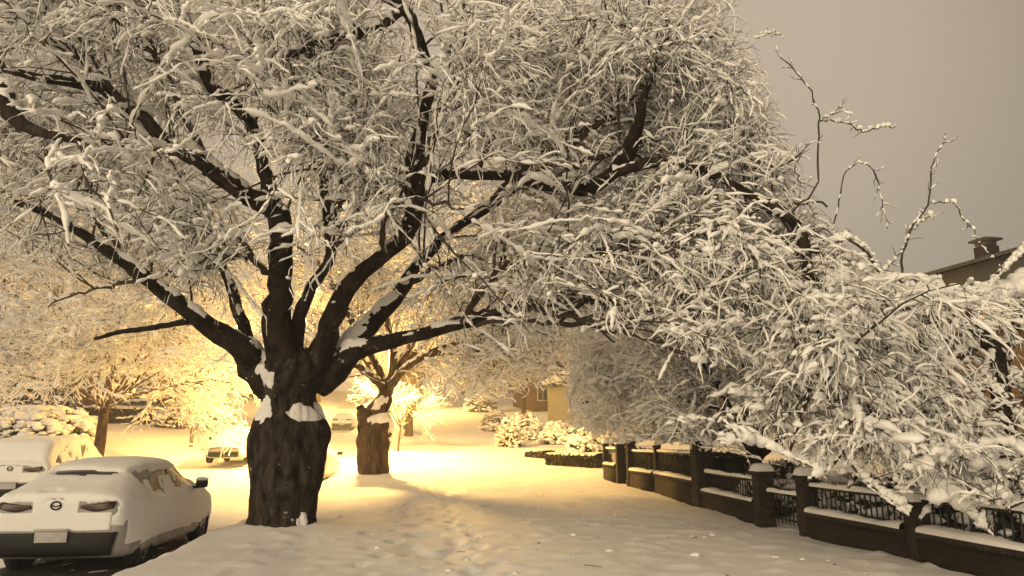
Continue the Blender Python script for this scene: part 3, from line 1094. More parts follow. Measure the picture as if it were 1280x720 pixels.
def shrub(loc, rx, ry, h, lab, group=None, snow=0.6, leaf=LEAF, n=2600, name='shrub', blob=0.13, nb=170, seed=0, cat='shrub'):
    o = empty(name, loc, lab, cat, group)

    def fn(r, n):
        d = unit(r.normal(size=(n, 3)))
        d[:, 2] = np.abs(d[:, 2])
        k = 0.75 + 0.4 * fbm(d * 2.4 + seed, seed, 2)
        rr = (0.6 + 0.4 * r.random(n) ** 0.5) * k
        return d * np.array([rx, ry, h]) * rr[:, None] + np.array([0, 0, 0.02])
    V, F = leaf_cloud(n, fn, 0.07 + 0.02 * h, seed + 1)
    np_mesh('foliage', V, F, leaf, o, False)
    tg = r_ = np.random.default_rng(seed + 9)
    dd = unit(tg.normal(size=(480, 3)) + [0, 0, 0.5])
    dd[:, 2] = np.abs(dd[:, 2])
    tg = grow(dd * np.array([rx, ry, h]) * 0.7, dd + [0, 0, 0.3], np.full(480, 0.42 * max(h, 0.8) ** 0.5), 5, 0.2, 0.03)
    sA = snow_on(tg, np.full((480, 5), 0.006), np.full(480, 0.024), 5, lo=0.2)
    st = grow(np.zeros((14, 3)) + rng.normal(size=(14, 3)) * [0.1, 0.1, 0], unit(rng.normal(size=(14, 3)) * [1, 1, .3] + [0, 0, 1.2]), np.full(14, h * 0.8), 5, 0.1, 0.0)
    AA = Acc()
    AA.add(*tubes(st, np.full((14, 5), 0.018), 5))
    AA.add(*tubes(tg, np.full((480, 5), 0.007), 4))
    AA.build('twigs', TWIG2, o, True)
    r = np.random.default_rng(seed + 2)
    nb = int(nb * 2.2)
    d = unit(r.normal(size=(nb, 3)) + [0, 0, 0.7])
    d[:, 2] = np.abs(d[:, 2])
    k = 0.75 + 0.4 * fbm(d * 2.4 + seed, seed, 2)
    C = d * np.array([rx, ry, h]) * (k * 1.0)[:, None]
    s = blob * 0.5 * (0.4 + 1.3 * r.random((nb, 1)) ** 2)
    C = C * (0.9 + 0.16 * r.random((nb, 1)))
    ok = (d[:, 2] > 1 - snow - 0.3 * r.random(nb))
    R = np.concatenate([s * 1.5, s * 1.1, s * 0.6], 1)
    AA = Acc()
    AA.add(*blobs(C[ok], R[ok], seed + 3, 2))
    AA.add(*sA)
    AA.build('snow_cover', SNOW, o, True)
    return o


def hedge(a, b, w, h, lab, leaf=LEAFB, n=3500, seed=0, sh=0.1):
    a, b = np.asarray(a), np.asarray(b)
    m = (a + b) / 2
    L = math.hypot(*(b - a)[:2])
    rz = math.atan2(b[1] - a[1], b[0] - a[0])
    o = empty('hedge', m, lab, 'hedge', None, rz)

    def fn(r, n):
        p = (r.random((n, 3)) - [0.5, 0.5, 0.0]) * [L, w, h]
        side = r.integers(0, 3, n)
        p[:, 1] = np.where(side < 2, np.sign(p[:, 1]) * w / 2 * (0.8 + 0.25 * r.random(n)), p[:, 1])
        p[:, 2] = np.where(side == 2, h * (0.9 + 0.12 * r.random(n)), p[:, 2])
        return p
    V, F = leaf_cloud(n, fn, 0.08, seed)
    np_mesh('foliage', V, F, leaf, o, False)
    A = Acc()
    A.box((0, 0, h * 0.45), (L * 0.97, w * 0.8, h * 0.9))
    A.build('branch_core', LEAF, o)
    snow_ridge(o, L, w * 1.02, h * 0.95, sh)
    return o


def gp(px, D, dz=0):
    p = on_ground(px, D)
    p[2] += dz
    return p


shrub(gp(637, 40), 0.62, 0.62, 1.5, 'dark clipped egg-shaped shrub with white top beside the pavement', seed=1, snow=0.75, n=4000, blob=0.16, nb=200)
shrub(gp(655, 46), 1.1, 1.0, 1.7, 'tall snow-laden bush right behind the egg-shaped shrub', seed=2, snow=1.2, blob=0.2, nb=300)
shrub(gp(738, 37), 1.2, 1.1, 1.5, 'broad dark evergreen bush with drooping snow beside the fence end', seed=3, snow=0.9, n=4200, blob=0.2, nb=260)
shrub(gp(620, 56), 1.2, 1.1, 1.5, 'low snow-covered bush left of the egg-shaped shrub', seed=4, snow=1.2, blob=0.22, nb=240)
shrub(gp(700, 43), 1.3, 1.1, 1.2, 'rounded snow-covered bush between the egg-shaped shrub and the evergreen', seed=5, snow=1.25, blob=0.18, nb=300)
shrub(gp(600, 78), 1.9, 1.5, 2.0, 'far snowy bush at the edge of the pavement', seed=15, snow=1.0, blob=0.25, nb=200)
hedge(gp(690, 30.5), gp(752, 29), 1.2, 0.42, 'low brown hedge with flat snow top next to the fence end', seed=6, sh=0.12)
hedge(gp(664, 34), gp(684, 33), 0.8, 0.28, 'very low trimmed hedge left of the brown hedge', seed=16, sh=0.1, n=1200)
shrub(gp(58, 33), 2.6, 2.0, 1.5, 'wide drooping bush buried in snow at left, behind the white off-road car', seed=7, snow=1.3, blob=0.28, nb=420, leaf=LEAF)
shrub(gp(222, 47), 1.1, 1.1, 1.5, 'rounded brown bush at the right end of the yard hedge', seed=8, snow=0.7, blob=0.2, nb=150, leaf=LEAFB)
shrub(gp(262, 56), 1.5, 1.2, 1.4, 'snowy bush in the yard behind the small bare tree', seed=9, snow=1.0, blob=0.2, nb=200)
FB = shrub(gp(30, 62), 4.2, 3.0, 3.6, 'big snow-covered bush at far left closing the yard', 'big bushes at the back of the yard', seed=19, snow=1.2, n=5200, blob=0.34, nb=330)
for px, D, sc, rz, lab in ((105, 66, 1.0, 1.3, 'big snow-covered bush behind the short low hedge'), (165, 68, 1.1, 2.6, 'big snow-covered bush behind the slim leaning trunk'), (235, 72, 1.0, 3.7, 'big snow-covered bush beyond the rounded brown bush'), (300, 84, 1.2, 5.0, 'big snow-covered bush far behind the white facing car'), (370, 100, 1.3, 0.6, 'big snow-covered bush at the far left end of the road')):
    o = copy_tree(FB)
    o.location = Vector(gp(px, D))
    o.rotation_euler = (0, 0, rz)
    o.scale = (sc, sc, sc)
    tag(o, lab)
hedge(gp(105, 46), gp(205, 50), 1.3, 0.95, 'long brown hedge with snow top across the left yard', seed=10, n=5000, sh=0.16)
hedge(gp(92, 41), gp(128, 42), 1.0, 0.6, 'short low hedge left of the slim leaning trunk', seed=11, n=2000, sh=0.14)
ha, hb = pil[0][0] + np.array([0.75, 0.5, 0]), pil[4][0] + np.array([0.8, 0, 0])
hedge(ha, hb, 0.55, 1.0, 'dark hedge close behind the railings at the far end of the fence', leaf=LEAF, n=6000, seed=61, sh=0.05)
# evergreen planting behind the railing
for k, (pi_, fr, rx, h, lab) in enumerate([(3, .35, 1.0, 1.1, 'dark garden bush behind the slim brown pillar'), (4, .4, 1.0, 1.0, 'dark garden bush behind the tallest pillar'),
                                         (5, .6, 0.8, 0.9, 'dark garden bush behind the small gate'), (6, .35, 1.1, 1.0, 'dark garden bush behind the long low wall'), (6, .85, 1.1, 1.1, 'dark garden bush behind the wall at right')]):
    p = pil[pi_][0] * (1 - fr) + pil[pi_ + 1][0] * fr
    shrub((p[0] + 1.35, p[1] + 0.2, float(gz(p[0] + 1.35, p[1], False)[0]) - 0.05), rx, 0.8, h, lab, 'bushes behind the garden fence', seed=30 + k, snow=0.55, blob=0.14, nb=120)

# ================================================================= garden trees by the fence
def garden_limbs(specs, rl, K=26):
    out = []
    for s, a, b in specs:
        p, r = limb(s, a, b, K=K)
        out.append((p - rl, r))
    return out


# pinkish fine-twigged tree behind the tallest pillar
g1 = gp(884, 18.0)
def keep_pink(pts, lv):
    ok = np.ones(len(pts), bool)
    x, y, D = proj(pts[:, -1] + g1)
    ok &= y < np.interp(x, [700, 730, 800, 880, 1000], [545, 548, 556, 560, 570])
    ok &= x > 705
    return ok
Lp = garden_limbs([([(884, 600, 14), (880, 556, 12), (845, 537, 9), (800, 516, 6), (755, 500, 4), (725, 505, 2)], 18, 17),
                   ([(882, 565, 10), (860, 530, 8), (815, 480, 6), (770, 445, 4), (735, 440, 2)], 18, 18),
                   ([(884, 560, 10), (875, 510, 8), (850, 450, 6), (810, 400, 4), (780, 380, 2)], 18, 19),
                   ([(884, 560, 10), (890, 510, 8), (890, 450, 6), (870, 390, 4), (850, 350, 2)], 18, 17.5),
                   ([(884, 560, 9), (920, 520, 7), (950, 470, 5), (965, 420, 3)], 18, 18.5),
                   ([(880, 556, 9), (840, 520, 7), (790, 470, 5), (745, 465, 3), (720, 480, 2)], 18, 20),
                   ([(880, 556, 8), (850, 500, 6), (830, 440, 5), (800, 420, 3), (765, 420, 2)], 18, 16.5),
                   ([(880, 556, 8), (830, 530, 6), (775, 520, 4), (735, 530, 2)], 18, 18.5)], g1)
o = empty('garden_tree', g1, 'fine-twigged pale pinkish tree spreading left over the fence, stems meeting behind the tallest pillar', 'tree')
tw, sn = crown(Lp, (260, 2300, 7500), (1.3, 0.62, 0.38), (0.014, 0.007, 0.0045), (0.05, 0.09, 0.1), (0.038, 0.030, 0.022), keep=keep_pink, ks=(8, 5, 4), lo=0.05, drop=(0, 0, 0.05), wig=(0.12, 0.2, 0.24), lift=0.12)
tree_objects(o, BARK2, TWIG2, Lp, tw, sn, nlimb=8)

# leaning dark tree behind the gate
g2 = gp(953, 14.6)
def keep_g2(pts, lv):
    ok = np.ones(len(pts), bool)
    x, y, D = proj(pts[:, -1] + g2)
    ok &= (y < np.interp(x, [840, 960, 1060, 1200], [560, 585, 600, 620])) & ~((x > sky_bound(y) - 15) & (y < 345))
    return ok
Lg = garden_limbs([([(955, 640, 20), (952, 600, 17), (942, 570, 15), (930, 545, 13), (918, 520, 9), (895, 480, 6), (870, 440, 4), (860, 400, 3)], 14.6, 13.5),
                   ([(932, 550, 11), (915, 535, 9), (890, 545, 6), (862, 555, 4)], 14.3, 13.5),
                   ([(945, 575, 11), (960, 530, 9), (985, 480, 7), (1005, 430, 5), (1010, 380, 3)], 14.5, 13),
                   ([(932, 548, 10), (935, 490, 8), (925, 420, 6), (930, 360, 4), (935, 310, 3)], 14.4, 14),
                   ([(945, 575, 10), (985, 540, 8), (1030, 510, 6), (1070, 500, 4)], 14.5, 12.8),
                   ([(938, 560, 10), (960, 500, 8), (990, 420, 6), (1030, 370, 4)], 14.5, 15)], g2)
o = empty('garden_tree', g2, 'crooked dark-stemmed tree leaning left behind the fence, near the small iron gate', 'tree')
tw, sn = crown(Lg, (200, 1900, 6500), (1.4, 0.7, 0.4), (0.018, 0.008, 0.005), (0.06, 0.11, 0.13), (0.034, 0.02, 0.012), keep=keep_g2, ks=(8, 5, 4), wig=(0.14, 0.22, 0.26), clods=0.3, clod_r=0.05)
tree_objects(o, BARK, TWIG, Lg, tw, sn, nlimb=6)

# near weeping tree on the right
g3 = gp(1262, 9.9)
def keep_w(pts, lv):
    ok = np.ones(len(pts), bool)
    for q in (pts[:, -1], pts[:, pts.shape[1] // 2]):
        x, y, D = proj(q + g3)
        ok &= (y < np.interp(x, [960, 1010, 1100, 1200, 1290], [560, 592, 612, 632, 645])) & (D > 4.5)
        ok &= ~((y < np.interp(x, [900, 1040, 1100, 1180, 1280], [250, 290, 335, 366, 345])))
    return ok
Lw = garden_limbs([([(1262, 730, 40), (1262, 640, 34), (1258, 560, 30), (1250, 480, 26), (1232, 420, 20), (1200, 390, 15), (1140, 382, 12), (1080, 382, 9), (1035, 392, 6), (1000, 425, 4)], 9.9, 8.2),
                   ([(1250, 470, 20), (1270, 400, 16), (1300, 362, 12), (1350, 360, 8)], 9.6, 9.0),
                   ([(1236, 425, 14), (1205, 440, 11), (1165, 480, 8), (1135, 540, 6), (1120, 600, 4)], 9.5, 7.8),
                   ([(1195, 388, 10), (1180, 430, 8), (1185, 500, 6), (1200, 570, 5), (1225, 640, 3)], 8.9, 7.6),
                   ([(1120, 382, 8), (1090, 430, 7), (1070, 500, 5), (1050, 570, 4), (1010, 600, 3)], 8.6, 7.8),
                   ([(1060, 384, 7), (1030, 440, 6), (1005, 510, 5), (985, 570, 3)], 8.4, 8.4),
                   ([(1248, 470, 14), (1215, 480, 11), (1160, 520, 8), (1100, 560, 5), (1060, 610, 3)], 9.6, 9),
                   ([(1252, 500, 14), (1268, 470, 10), (1285, 500, 8), (1290, 580, 5)], 9.7, 8.6),
                   ([(1235, 420, 12), (1190, 372, 9), (1140, 352, 7), (1095, 350, 5), (1060, 370, 3)], 9.5, 9.5),
                   ([(1225, 415, 12), (1160, 400, 9), (1110, 430, 7), (1085, 470, 5), (1090, 540, 3)], 9.3, 8.8),
                   ([(1240, 440, 10), (1225, 500, 8), (1240, 570, 6), (1262, 640, 4)], 9.2, 7.4),
                   ([(1255, 540, 10), (1225, 560, 8), (1180, 610, 5), (1150, 650, 3)], 9.6, 8.3)], g3)
rootw = empty('weeping_tree', g3, 'weeping tree at right bowed under heavy snow, its boughs hanging over the garden fence', 'tree')
tw, sn = crown(Lw, (150, 900, 2900), (1.1, 0.62, 0.36), (0.016, 0.008, 0.005), (0.14, 0.2, 0.25), (0.036, 0.022, 0.0125), keep=keep_w, ks=(9, 6, 5), lo=0.25, wig=(0.14, 0.22, 0.26), drop=(0.05, 0.2, 0.5), clods=0.3, clod_r=0.06)
# fat pads of snow lying along the boughs
BG = []
for sp, Da, Db, w_ in (([(1030, 388, 4), (1080, 380, 5), (1140, 378, 6), (1200, 380, 7), (1250, 372, 7), (1300, 360, 7)], 8.3, 9.3, 0.10), ([(1128, 570, 5), (1165, 596, 5), (1205, 626, 4), (1238, 656, 3)], 7.9, 7.6, 0.105),
                       ([(1136, 500, 4), (1138, 540, 4), (1142, 570, 4), (1150, 602, 3)], 8.0, 7.9, 0.135), ([(1050, 560, 3), (1080, 600, 3), (1135, 640, 3)], 8.2, 7.8, 0.04), ([(985, 572, 3), (1030, 578, 4), (1075, 586, 3)], 8.6, 8.3, 0.05),
                       ([(1230, 470, 4), (1262, 500, 4), (1290, 540, 3)], 8.6, 8.2, 0.06), ([(1225, 372, 4), (1250, 340, 4), (1290, 300, 3)], 9.0, 8.8, 0.05), ([(1095, 440, 3), (1130, 470, 3), (1150, 510, 3)], 8.5, 8.2, 0.05),
                       ([(1180, 590, 3), (1230, 610, 3), (1280, 640, 3)], 8.2, 7.9, 0.045), ([(960, 440, 3), (1000, 455, 3), (1030, 490, 3)], 8.6, 8.3, 0.04), ([(1100, 345, 3), (1085, 318, 4), (1060, 300, 3), (1040, 305, 2)], 9.0, 8.9, 0.04)):
    p, r = limb(sp, Da, Db, K=22)
    p = p - g3
    BG.append((p[np.linspace(0, 21, 12).astype(int)], r[np.linspace(0, 21, 12).astype(int)]))
    tw.add(*tubes(p[None], r[None], 6))
    for k in range(4):
        sn.add(*snow_on(p[None] + rng.normal(size=(1, 1, 3)) * w_ * 0.45, r[None], np.array([w_ * (1.0, 0.7, 0.6, 0.5)[k]]), 12, lo=(0.0, 0.2, 0.3, 0.3)[k], ups=2, soft=1))
t2, s2 = crown(BG, (60, 260, 600), (0.45, 0.3, 0.2), (0.009, 0.006, 0.004), (0.12, 0.2, 0.2), (0.026, 0.018, 0.012), keep=keep_w, ks=(7, 5, 4), lo=0.2)
for a_, b_ in ((tw, t2), (sn, s2)):
    b0 = 0
    for v_ in b_.V:
        a_.V.append(v_)
    for f_ in b_.F:
        a_.F.append(f_ + a_.n)
    a_.n += b_.n
tree_objects(rootw, BARK, TWIG, Lw, tw, sn, nlimb=12, limb_snow=1.4, lo=0.1, ms=0.04)
SH, SN = Acc(), Acc()
for sp, D in (([(1040, 300, 3), (1052, 238, 3), (1062, 210, 2.6), (1085, 207, 2.4), (1100, 240, 2.6), (1108, 286, 2)], 9), ([(1128, 355, 5), (1132, 300, 4.5), (1160, 253, 4), (1166, 205, 3), (1184, 166, 2)], 9),
              ([(1160, 255, 3), (1192, 254, 3), (1210, 278, 2.6), (1228, 306, 2.2), (1252, 335, 2)], 9), ([(1137, 290, 2.6), (1152, 278, 2), (1164, 268, 1.6)], 9), ([(1095, 352, 3), (1120, 322, 2.6), (1138, 292, 2.2)], 9)):
    p, r = limb(sp, D, D - .2, K=22)
    p = p + rng.normal(size=p.shape) * 0.012
    SH.add(*tubes((p - g3)[None], r[None] * 0.6, 6))
    dress(SH, SN, p - g3, r * 0.6, 9)
SH.build('bare_shoot', TWIG, rootw, True)
SN.build('shoot_snow', TSNOW, rootw, True)


# ================================================================= houses
def house(loc, rz, W, Dp, H, rh, wall, lab, hip=False, chim=None, wins=(), over=0.4, snow=0.22, roofm=ROOFD, ridge_x=True):
    o = empty('house', loc, lab, 'house', None, rz)
    A = Acc()
    A.box((0, 0, H / 2 - 0.75), (W, Dp, H + 1.5))
    if not hip:
        for s in (-1, 1):     # gable triangles
            x = s * (W / 2 - 0.1)
            V = np.array([[x - .1, -Dp / 2, H], [x - .1, Dp / 2, H], [x - .1, 0, H + rh], [x + .1, -Dp / 2, H], [x + .1, Dp / 2, H], [x + .1, 0, H + rh]])
            A.add(V, [np.array([[0, 2, 1], [3, 4, 5]]), np.array([[0, 3, 5, 2], [1, 2, 5, 4]])])
    A.build('wall', wall, o)

    def roofgeo(z0, t, ex):
        hw, hd = W / 2 + over + ex, Dp / 2 + over + ex
        k = rh * (over + ex) / (Dp / 2)
        rx = (hw - hd) if hip else hw
        rx = max(rx, 0.3)
        lo_, hi = H - k + z0, H + rh + z0
        V = []
        for tt in (0, t):
            V += [[-hw, -hd, lo_ + tt], [hw, -hd, lo_ + tt], [hw, hd, lo_ + tt], [-hw, hd, lo_ + tt], [-rx, 0, hi + tt], [rx, 0, hi + tt]]
        V = np.array(V)
        q = [[6, 7, 11, 10], [8, 9, 10, 11], [0, 4, 5, 1], [2, 5, 4, 3], [0, 1, 7, 6], [2, 3, 9, 8]]
        q2 = [[1, 2, 8, 7], [3, 0, 6, 9]]
        tr = [[7, 8, 11], [9, 6, 10], [1, 5, 2], [3, 4, 0]]
        return V, [np.array(q + q2), np.array(tr)]
    A = Acc()
    A.add(*roofgeo(0.02, 0.14, 0))
    rf = A.build('roof', roofm, o)
    if snow:
        A = Acc()
        A.add(*roofgeo(0.165, snow, -0.02))
        A.build('snow_cover', SNOW, rf)
    if chim:
        A = Acc()
        A.box((chim[0], chim[1], H + rh * 0.6 + chim[2] / 2), (0.58, 0.58, chim[2] + 1.0))
        c = A.build('chimney', BRICK, rf)
        A = Acc()
        A.box((chim[0], chim[1], H + rh * 0.6 + chim[2] + 0.75), (0.8, 0.8, 0.08))
        A.box((chim[0], chim[1], H + rh * 0.6 + chim[2] + 0.62), (0.5, 0.5, 0.16))
        A.build('chimney_cap', ROOFD, rf)
    for (face, x, z, w, h) in wins:
        A, G = Acc(), Acc()
        if face == 'f':
            y = -Dp / 2
            for (cx_, cz, sx, sz) in ((x, z + h / 2, w + .2, .1), (x, z - h / 2, w + .2, .1), (x - w / 2 - .05, z, .1, h - .1), (x + w / 2 + .05, z, .1, h - .1), (x, z, .06, h - .1)):
                A.box((cx_, y - .03, cz), (sx, .1, sz))
            G.box((x, y - .012, z), (w, .03, h))
        else:
            xx = -W / 2 if face == 'l' else W / 2
            s = -1 if face == 'l' else 1
            for (cx_, cz, sx, sz) in ((x, z + h / 2, w + .2, .1), (x, z - h / 2, w + .2, .1), (x - w / 2 - .05, z, .1, h - .1), (x + w / 2 + .05, z, .1, h - .1), (x, z, .06, h - .1)):
                A.box((xx + s * .03, cx_, cz), (.1, sx, sz))
            G.box((xx + s * .012, x, z), (.03, w, h))
        f = A.build('window', TRIM, o)
        G.build('pane', PANE, f)
    return o


p = gp(712, 82)
house((p[0], p[1], p[2] - 0.5), 0.15, 11, 9, 5.6, 2.2, WALLB, 'brown two-storey house with snowy roof far up the right side', wins=(('f', -3.6, 4.2, 1.0, 1.5), ('f', -4.6, 1.6, 1.0, 1.4), ('f', 0, 4.2, 1.2, 1.3), ('l', 0, 4.0, 1.2, 1.3)), snow=0.4)
p = gp(748, 62)
house((p[0], p[1], p[2] + 0.2), 0.25 + math.pi / 2, 6, 7, 3.2, 1.7, WALLY, 'small cream house with snowy gable in front of the brown house', wins=(('l', -0.8, 2.0, 1.1, 1.3), ('l', 1.8, 2.0, 1.0, 1.3), ('f', 0, 2, 1, 1.3)), snow=0.35)
p = gp(1288, 27)
house((p[0], p[1], p[2] + 0.75), 0.12, 5.4, 7, 6.6, 0.7, WALLG, 'grey house with dark low roof and chimney behind the weeping tree', hip=True, chim=(-1.3, 0, 0.0), wins=(('f', -1.5, 5.2, .8, 1.0), ('f', 1.2, 5.2, 1.1, 1.3), ('f', -1.2, 2.2, 1.4, 1.4)), snow=0, over=0.3)
p = on_ground(1440, 20.5)
house((p[0], p[1], gz(p[0], p[1], False)[0]), math.pi / 2 + 0.03, 9, 7.6, 4.7, 1.9, WALLB, 'brown gabled house with snow-edged roof at the right edge of the photo', wins=(('l', 0, 4.2, 1.2, 1.2), ('l', -1.5, 2.0, 1.3, 1.4), ('l', 1.5, 2.0, 1.3, 1.4)), snow=0.3)


# ================================================================= street lamps
def street_lamp(base, H, arm, lab, power, hue=(1.0, 0.57, 0.14)):
    o = empty('street_lamp', base, lab, 'street lamp', 'lit street lamps')
    A = Acc()
    A.tube([(0, 0, -0.3), (0, 0, 0.6), (0, 0, H * 0.6), (0, 0, H)], [0.10, 0.095, 0.075, 0.06], 12)
    A.build('pole', METAL, o, True)
    t = np.linspace(0, 1, 9)
    s = 1 if arm > 0 else -1
    pts = np.stack([arm * t, 0 * t, H - 0.1 + 0.45 * np.sin(t * 1.5)], -1)
    A = Acc()
    A.tube(pts, 0.032, 8)
    A.build('arm', METAL, o, True)
    x, z = arm + s * 0.3, H + 0.35
    A = Acc()
    A.box((x, 0, z + 0.05), (0.75, 0.28, 0.14), bev=0.05)
    hd = A.build('lamp_head', METAL, o, True)
    A = Acc()
    A.box((x, 0, z - 0.05), (0.5, 0.2, 0.06), bev=0.02)
    A.build('lamp_glass', LAMPG, hd, True)
    A = Acc()
    A.add(*blobs(np.array([[x, 0, z + 0.15]]), np.array([[0.36, 0.14, 0.09]]), 4, 3))
    A.build('snow_cap', SNOW, hd, True)
    l = bpy.data.lights.new('lamp_light', 'POINT')
    l.energy = power
    l.color = hue
    l.shadow_soft_size = 0.45
    lo_ = bpy.data.objects.new('lamp_light', l)
    COL.objects.link(lo_)
    lo_.parent = o
    lo_.location = (x, 0, z - 0.30)
    return o


lb = gp(487, 31.5)
street_lamp(lb, 5.9, -0.9, 'lit street lamp on the right verge behind the stump-like trunk', 10500)
la = gp(248, 37.5)
street_lamp(la, 5.9, 1.6, 'lit street lamp on the left verge beside the small bare tree', 1500, (1.0, 0.42, 0.07))


street_lamp(gp(512, 74), 6.2, -2.0, 'farthest lit street lamp near the top of the rise', 9000)

# ================================================================= cars
def pchip(x, y, xi):
    """monotone-ish cubic, y (n,m)"""
    x = np.asarray(x, float)
    y = np.asarray(y, float)
    h = np.diff(x)[:, None]
    d = np.diff(y, axis=0) / h
    m = np.zeros_like(y)
    m[1:-1] = np.where(d[:-1] * d[1:] > 0, 2 * d[:-1] * d[1:] / (d[:-1] + d[1:] + 1e-12), 0)
    m[0], m[-1] = d[0], d[-1]
    i = np.clip(np.searchsorted(x, xi) - 1, 0, len(x) - 2)
    t = ((xi - x[i]) / (x[i + 1] - x[i]))[:, None]
    hh = h[i]
    return (2 * t ** 3 - 3 * t ** 2 + 1) * y[i] + (t ** 3 - 2 * t ** 2 + t) * hh * m[i] + (-2 * t ** 3 + 3 * t ** 2) * y[i + 1] + (t ** 3 - t ** 2) * hh * m[i + 1]


# stations along the car: y, half width, bottom, bumper line z, belt z, roof-edge half width, top z, crown
HATCH = dict(L=4.25, W=0.89, wheels=(0.82, 3.42), wr=0.325, st=[
    # y     w     zb    belt  rw    top   crown
    (0.00, 0.66, 0.40, 0.80, 0.56, 0.93, 0.02),
    (0.03, 0.77, 0.32, 0.88, 0.64, 0.99, 0.02),
    (0.12, 0.84, 0.25, 0.93, 0.68, 1.04, 0.02),
    (0.30, 0.87, 0.21, 0.955, 0.66, 1.10, 0.02),
    (0.62, 0.89, 0.20, 0.955, 0.62, 1.22, 0.02),
    (1.00, 0.89, 0.19, 0.945, 0.60, 1.36, 0.03),
    (1.45, 0.89, 0.18, 0.93, 0.60, 1.415, 0.035),
    (2.05, 0.89, 0.18, 0.92, 0.60, 1.415, 0.035),
    (2.50, 0.89, 0.18, 0.91, 0.585, 1.35, 0.035),
    (2.95, 0.885, 0.18, 0.91, 0.64, 1.13, 0.03),
    (3.25, 0.88, 0.19, 0.88, 0.70, 0.97, 0.03),
    (3.60, 0.86, 0.20, 0.80, 0.70, 0.90, 0.03),
    (3.95, 0.82, 0.21, 0.72, 0.66, 0.82, 0.03),
    (4.17, 0.74, 0.25, 0.64, 0.60, 0.70, 0.02),
    (4.25, 0.62, 0.34, 0.58, 0.50, 0.62, 0.01)])
SUV = dict(L=4.4, W=0.91, wheels=(0.80, 3.45), wr=0.36, st=[
    (0.00, 0.70, 0.46, 0.95, 0.58, 1.05, 0.02),
    (0.04, 0.82, 0.38, 1.00, 0.64, 1.12, 0.02),
    (0.12, 0.88, 0.30, 1.02, 0.70, 1.30, 0.02),
    (0.35, 0.90, 0.27, 1.03, 0.70, 1.55, 0.03),
    (0.70, 0.91, 0.26, 1.03, 0.70, 1.64, 0.03),
    (1.40, 0.91, 0.25, 1.02, 0.70, 1.67, 0.035),
    (2.10, 0.91, 0.25, 1.01, 0.69, 1.66, 0.035),
    (2.55, 0.91, 0.25, 1.01, 0.67, 1.56, 0.035),
    (3.00, 0.905, 0.25, 1.01, 0.72, 1.22, 0.03),
    (3.25, 0.90, 0.26, 1.00, 0.76, 1.08, 0.03),
    (3.70, 0.88, 0.27, 0.95, 0.74, 1.03, 0.03),
    (4.10, 0.85, 0.29, 0.88, 0.70, 0.95, 0.03),
    (4.32, 0.77, 0.34, 0.78, 0.62, 0.84, 0.02),
    (4.40, 0.66, 0.42, 0.70, 0.54, 0.74, 0.01)])


def section(w, zb, belt, rw, top, cr):
    """half ring from bottom centre to top centre, 15 points"""
    m = zb + (belt - zb) * 0.42
    c = [(0, zb), (w * 0.55, zb), (w * 0.86, zb + 0.01), (w * 0.965, zb + 0.07), (w * 0.99, zb + 0.3 * (belt - zb)), (w, m), (w * 0.995, zb + 0.75 * (belt - zb)),
         (w * 0.975, belt - 0.02), (w * 0.94, belt + 0.02), (rw + (w * 0.94 - rw) * 0.45, belt + 0.55 * (top - belt)), (rw * 1.03, top - 0.22 * min(0.3, top - belt)), (rw * 0.93, top - 0.02),
         (rw * 0.7, top + cr * 0.5), (rw * 0.35, top + cr * 0.9), (0, top + cr)]
    return np.array(c)


def car_body(spec, NY=96):
    st = np.array(spec['st'])
    y = np.unique(np.concatenate([np.linspace(0, spec['L'], NY), [0.01, 0.02, 0.05, 0.08, spec['L'] - .02]]))
    pr = pchip(st[:, 0], st[:, 1:], y)
    rows = []
    for yy, a in zip(y, pr):
        s = section(*a)
        # refine the half ring
        q = catmull(np.column_stack([s, np.zeros(len(s))]), 40)[:, :2]
        q[0, 0] = 0
        q[-1, 0] = 0
        full = np.vstack([q, np.column_stack([-q[-2:0:-1, 0], q[-2:0:-1, 1]])])
        rows.append(np.column_stack([full[:, 0], np.full(len(full), yy), full[:, 1]]))
    return np.array(rows)


